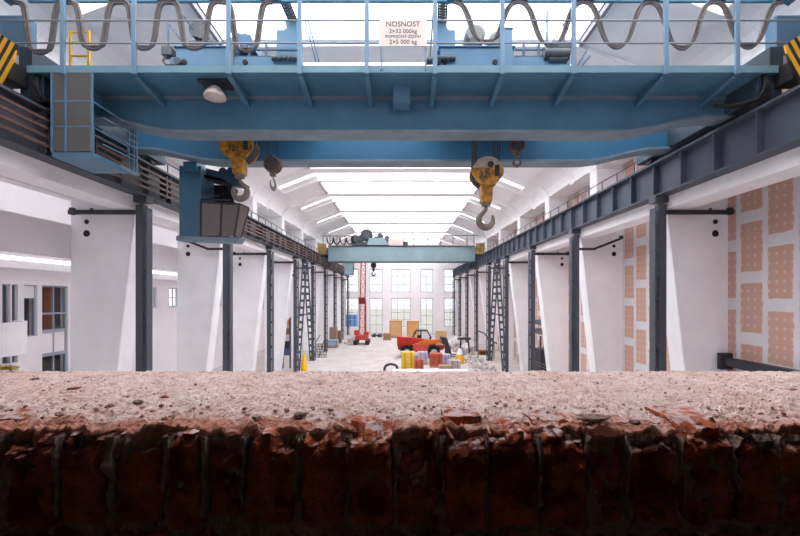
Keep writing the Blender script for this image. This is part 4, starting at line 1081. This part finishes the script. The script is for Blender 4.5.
sack(301, 307, 353, 31.0, mat('bright_yellow_sack', (246, 196, 40), .7, var=.1, scale=6), 'bright yellow sack slumped between the laced brace legs')
# white sheet, hoop
mb = MB(); x0, _, _ = ground_box(393, 0, 0, 30.0); x1 = (468-CX)*30/F; vs = []; fs = []
for j in range(9):
    for i in range(41):
        x = x0+(x1-x0)*i/40; y = 29.3+1.2*j/8; vs.append((x, y, .27+.05*noise.noise(Vector((x*2, y*2, 0)))))
for j in range(8):
    for i in range(40): a = j*41+i; fs.append((a, a+1, a+42, a+41))
vs2 = [(v[0], v[1], .01) for v in vs]; k_ = len(vs)
rim = [i for i in range(41)] + [j*41+40 for j in range(1, 9)] + [8*41+i for i in range(39, -1, -1)] + [j*41 for j in range(7, 0, -1)]
sd = [(a, b_, b_+k_, a+k_) for a, b_ in zip(rim, rim[1:]+rim[:1])]
o = MB().add(vs + vs2, fs + [tuple(reversed([q+k_ for q in f])) for f in fs] + sd, True).build('covered_bundle', SHEET); tag(o, 'white plastic-covered flat bundle lying before the pallets', 'bundle')
mb = MB(); c_ = P(391, 372, 30.8); mb.tube([(c_.x-.5+.0*k, 30.8, .05) if k == 0 else (c_.x + .5*math.cos(math.pi*(1-k/12)), 30.8, .08+.5*math.sin(math.pi*k/12)**.6) for k in range(13)], .1, 8)
tag(mb.build('rubber_hoop', DARK), 'dark bent rubber hoop standing at the end of the white bundle', 'hoop')
# crates at the far wall
def crate(px0, px1, top, Y, m_, label, dep=1.2):
    x0, x1, z1 = ground_box(px0, px1, top, Y)
    r = thing('wooden_crate', label, 'crate', ((x0+x1)/2, Y+dep/2, 0))
    pallet(r, x0, x1, Y, Y+dep)
    MB().box(x0, x1, Y, Y+dep, .13, z1).build('crate_body', m_, r, bevel=.02)
    mb = MB()
    for z in (.2, z1-.15): mb.box(x0, x1, Y-.03, Y, z, z+.12)
    for x in (x0, x1-.12): mb.box(x, x+.12, Y-.03, Y, .2, z1)
    mb.build('batten', PALW, r)
crate(389.5, 402, 320.5, 56, PLY, 'tall plywood crate by the end wall with square front')
crate(407, 419, 321, 54.5, mat('plywood_amber', (224, 168, 108), .7, var=.15, scale=2.), 'tall amber plywood crate behind the red vehicle cab')
o = block_pallet('plank_stack', 383, 391, 333.5, 53, PALW, 'low brown timber stack beside the square plywood crate', 'planks', courses=3, across=4, part='plank_layer', band=False)
o = block_pallet('plank_stack', 436, 447, 331, 48, mat('tan_timber', (206, 178, 132), .8, var=.15, scale=5), 'tan timber stack beyond the boom head', 'planks', courses=4, across=4, part='plank_layer', band=False)
crate(326.5, 337, 340.5, 45, CRATEB, 'pale blue crate by the busbar side columns', 1.3)
o = block_pallet('block_pallet', 329, 336.5, 327.5, 46.6, mat('brown_blocks', (168, 140, 124), .8, var=.25, scale=6), 'brown rubble-stone pallet behind the pale blue crate', 'pallet', dep=.9, courses=5, across=3)
o = block_pallet('block_pallet', 337.2, 341, 331, 49.5, mat('umber_blocks', (150, 122, 108), .8, var=.25, scale=6), 'narrow umber block pallet behind the pale blue crate', 'pallet', courses=4, across=2)
for (a, b_, tp, lb) in ((372, 376, 333, 'small grey stone heap under the end window beside the mast'), (377, 382, 334, 'small grey stone heap under the end window by the timber')):
    x0, x1, z1 = ground_box(a, b_, tp, 57); mb = MB(); chunk(mb, ((x0+x1)/2, 57.5, .22), .34, a, .8, 12, 1.1); tag(mb.build('stone', MACH), lb, 'stone')
# rack of mesh panels
x0, x1, z1 = ground_box(313.5, 325.5, 347, 37.8); r = thing('mesh_rack', 'grey steel mesh rack leaning by the busbar side columns', 'rack', ((x0+x1)/2, 38, 0))
mb = MB()
for i in range(9): x = x0+(x1-x0)*i/8; mb.beam((x, 38, 0), (x+.12, 38.25, 1.3), .04, .04)
for i in range(6): z = .02+.25*i; mb.beam((x0, 38+z*.19, z), (x1+.1, 38+z*.19, z), .04, .04)
mb.build('mesh_panel', MACH, r)
mb = MB(); mb.tube([(x0, 38.3, 0), (x0+.1, 38.2, 1.4), (x0+.5, 38.5, 2.1)], .04, 6); mb.tube([(x0+.4, 38.3, 0), (x0+.9, 38.5, 1.7)], .04, 6); mb.build('rack_pole', MACH, r)
# patchwork of goods seen beside the fourth pillar
r = thing('goods_rack', 'narrow rack of coloured goods tucked beside a white pillar', 'rack', (-9.25, 32.2, 0))
yy = 32.2
zt_ = [(355, 349, (90, 96, 140)), (348.5, 341.5, (52, 50, 60)), (341, 334.5, (216, 206, 204)), (334, 329, (140, 92, 70)), (328.5, 324.5, (196, 170, 150)), (324, 319.5, (204, 118, 76))]
xa, xb = (284.2-CX)*yy/F, (289.2-CX)*yy/F
for i, (pa, pb, cc) in enumerate(zt_):
    z0, z1 = CZ+(HY-pa)*yy/F, CZ+(HY-pb)*yy/F
    MB().box(xa-.1+.02*i, xb, yy, yy+.3, z0, z1).build('carton', mat('carton_colour_' + 'abcdef'[i], cc, .7, var=.1), r)
mb = MB()
for x in (xa-.14, xb+.04): mb.box(x-.03, x+.03, yy, yy+.3, 0, 4.1)
for pa, pb, cc in zt_: z0 = CZ+(HY-pa)*yy/F; mb.box(xa-.14, xb+.04, yy, yy+.3, z0-.03, z0)
mb.build('rack_frame', MACH, r)
# white plank by the yellow sack
o = MB().box((299.5-CX)*30.3/F, (307-CX)*30.3/F, 30.3, 30.55, .0, .07).build('plank', SHEET); tag(o, 'white painted plank lying before the bright yellow sack', 'plank')
# rubble along the boarded wall and the aisle columns
RUBM = mat('pale_rubble', (198, 188, 186), .9, rgb2=(150, 138, 134), scale=4)
def rubble(x0, x1, y0, y1, n, label, m_, rmax):
    mb = MB()
    for i in range(n):
        r_ = rmax*(.25+.75*random.random()**2); chunk(mb, (random.uniform(x0, x1), random.uniform(y0, y1), r_*.35), r_, i*7+int(x0*10), .7, 7)
    tag(mb.build('rubble', m_, kind='stuff'), label, 'rubble')
rubble(5.6, 7.3, 39.5, 52, 150, 'pale broken rubble strewn by the pink board side columns', RUBM, .34)
rubble(5.6, 7.6, 29.5, 38, 120, 'brownish rubble around the braced columns on the pink board side', RUBM, .2)
rubble(-6.9, -6.0, 47.6, 56, 50, 'brown rubble by the far columns on the busbar side', RUBM, .26)
rubble(-7.6, -6.7, 29.5, 30.2, 30, 'small rubble at the foot of the yellow sack', RUBM, .12)
# white debris bags and a barrow-like trestle behind the forks
for i, (px, py, Y, s_, lb) in enumerate(((452, 338, 46, .7, 'white rubble bag nearest the boom head'), (458, 336, 48.5, .7, 'white rubble bag before the dark trestle'), (467, 343, 43.2, .6, 'white rubble bag beside a pink board side column'))):
    x = (px-CX)*Y/F; mb = MB(); chunk(mb, (x, Y, s_*.55), s_, 70+i, .75, 14, 1.1)
    tag(mb.build('rubble_bag', mat('bag_white_%s' % 'abc'[i], (222, 216, 218), .7, var=.12, scale=3)), lb, 'bag', 'white rubble bags')
Yt = 40.; x0 = (461-CX)*Yt/F; x1 = (468.5-CX)*Yt/F
r = thing('trestle', 'dark steel trestle standing on the rubble behind the amber sack', 'trestle', ((x0+x1)/2, Yt, 0))
MB().box(x0-.3, x1+.2, Yt-.2, Yt+.5, 1.5, 1.68).build('top_plate', DARK, r)
for x, dx in ((x0, -.1), (x1, .12)):
    for y in (Yt, Yt+.3): MB().beam((x+dx, y, 0), (x, y, 1.5), .1, .1).build('leg', DARK, r)
x0, x1, z1 = ground_box(479.5, 488, 350.5, 39.5)
r = thing('tool_crate', 'brown crate of dark tools near the braced column', 'crate', ((x0+x1)/2, 40, 0))
MB().box(x0, x1, 39.5, 40.2, .0, z1).build('crate_body', mat('crate_rust', (150, 92, 60), .8, var=.2, scale=8), r, bevel=.02)
mb = MB()
for i in range(3): mb.box(x0+.1+.28*i, x0+.3+.28*i, 39.47, 39.5, .1, z1-.1)
mb.build('dark_slot', BLACK, r)
# pale handrail pipe near the braced column
mb = MB(); mb.tube([P(478, 331, 37), P(484, 333, 37), P(490, 340, 37), P(497, 343.5, 37)], .07, 8); mb.tube([P(478, 331, 37), P(478, 331, 37)*1 + Vector((0, .02, -2.5))], .05, 6); mb.tube([P(494, 342, 37), P(494, 342, 37)+Vector((0, .02, -1.6))], .05, 6)
tag(mb.build('bent_pipe', CREAM), 'pale bent pipe rail in front of the braced column', 'pipe')
# steel platform in the bay beyond the second boarded-side column
r = thing('steel_platform', 'grey steel platform with railing against the pink boarded wall', 'platform', (9.6, 27, 0))
Yp = 26.2
mb = MB(); 
for py in (323.5, 333): z = P(0, py, Yp).z; mb.box(9.3, 10.28, Yp, Yp+2.2, z-.14, z+.14)
mb.build('platform_deck', STEEL, r)
for px in (540.5, 544.5, 548): x = P(px, 0, Yp).x; MB().box(x-.05, x+.05, Yp-.05, Yp+.05, 0, P(0, 336, Yp).z).build('platform_post', MACH, r)
mb = MB()
for (p, q) in (((533, 363), (549, 370)), ((533, 360), (549, 367)), ((538, 347), (549, 352))): mb.beam(P(*p, Yp-.2), P(*q, Yp-.2), .07, .07)
mb.build('guard_rail', CREAM, r)
MB().box(9.35, 10.28, Yp+.4, Yp+2.0, .1, 2.2).build('dark_cupboard', DARK, r)
# dark wall rail lying along the boarded wall
r = thing('steel_rail', 'dark steel channel fixed low along the pink boarded wall', 'rail', (10.1, 11.5, 3.7))
MB().box(10.0, 10.29, 10.2, 13.0-.45, 3.62, 3.86).build('channel', DARK, r)
MB().box(9.93, 10.29, 12.4, 12.56, 3.5, 4.0).build('end_bracket', DARK, r)
# blue container outside the end windows
r = thing('shipping_container', 'blue container standing outside behind an end window', 'container', (-10.5, 76, -.1))
MB().box(-13.0, -8.4, 75, 77.4, .0, 2.4).build('container_body', mat('container_blue', (84, 140, 200), .6, var=.1), r)
mb = MB()
for i in range(15): x = -12.9+.3*i; mb.box(x, x+.12, 74.95, 75, .1, 2.3)
mb.build('corrugated_side', MATS['container_blue'], r)
MB().box(-13.0, -8.4, 75, 77.4, -.1, .0).build('base_frame', DARK, r)

# ------------------------------------------------------------------ light, world, camera
W = bpy.data.worlds.new('World'); S.world = W; W.use_nodes = True
bg = W.node_tree.nodes['Background']; bg.inputs[0].default_value = (.99, .99, 1., 1); bg.inputs[1].default_value = .7
cam = bpy.data.cameras.new('Camera'); co = bpy.data.objects.new('Camera', cam); COL.objects.link(co)
co.location = (0, 0, CZ); co.rotation_euler = (math.pi/2, 0, 0)
cam.sensor_width = 36; cam.lens = 36*F/800; cam.shift_x = -(CX-400)/800; cam.shift_y = (HY-268)/800; cam.clip_end = 400; cam.clip_start = .05
S.camera = co
S.view_settings.view_transform = 'Standard'; S.view_settings.look = 'None'; S.view_settings.gamma = 1; S.view_settings.exposure = 1.15
S.view_settings.use_curve_mapping = False
S.cycles.use_denoising = True
S.cycles.max_bounces = 10; S.cycles.diffuse_bounces = 6; S.cycles.transparent_max_bounces = 16
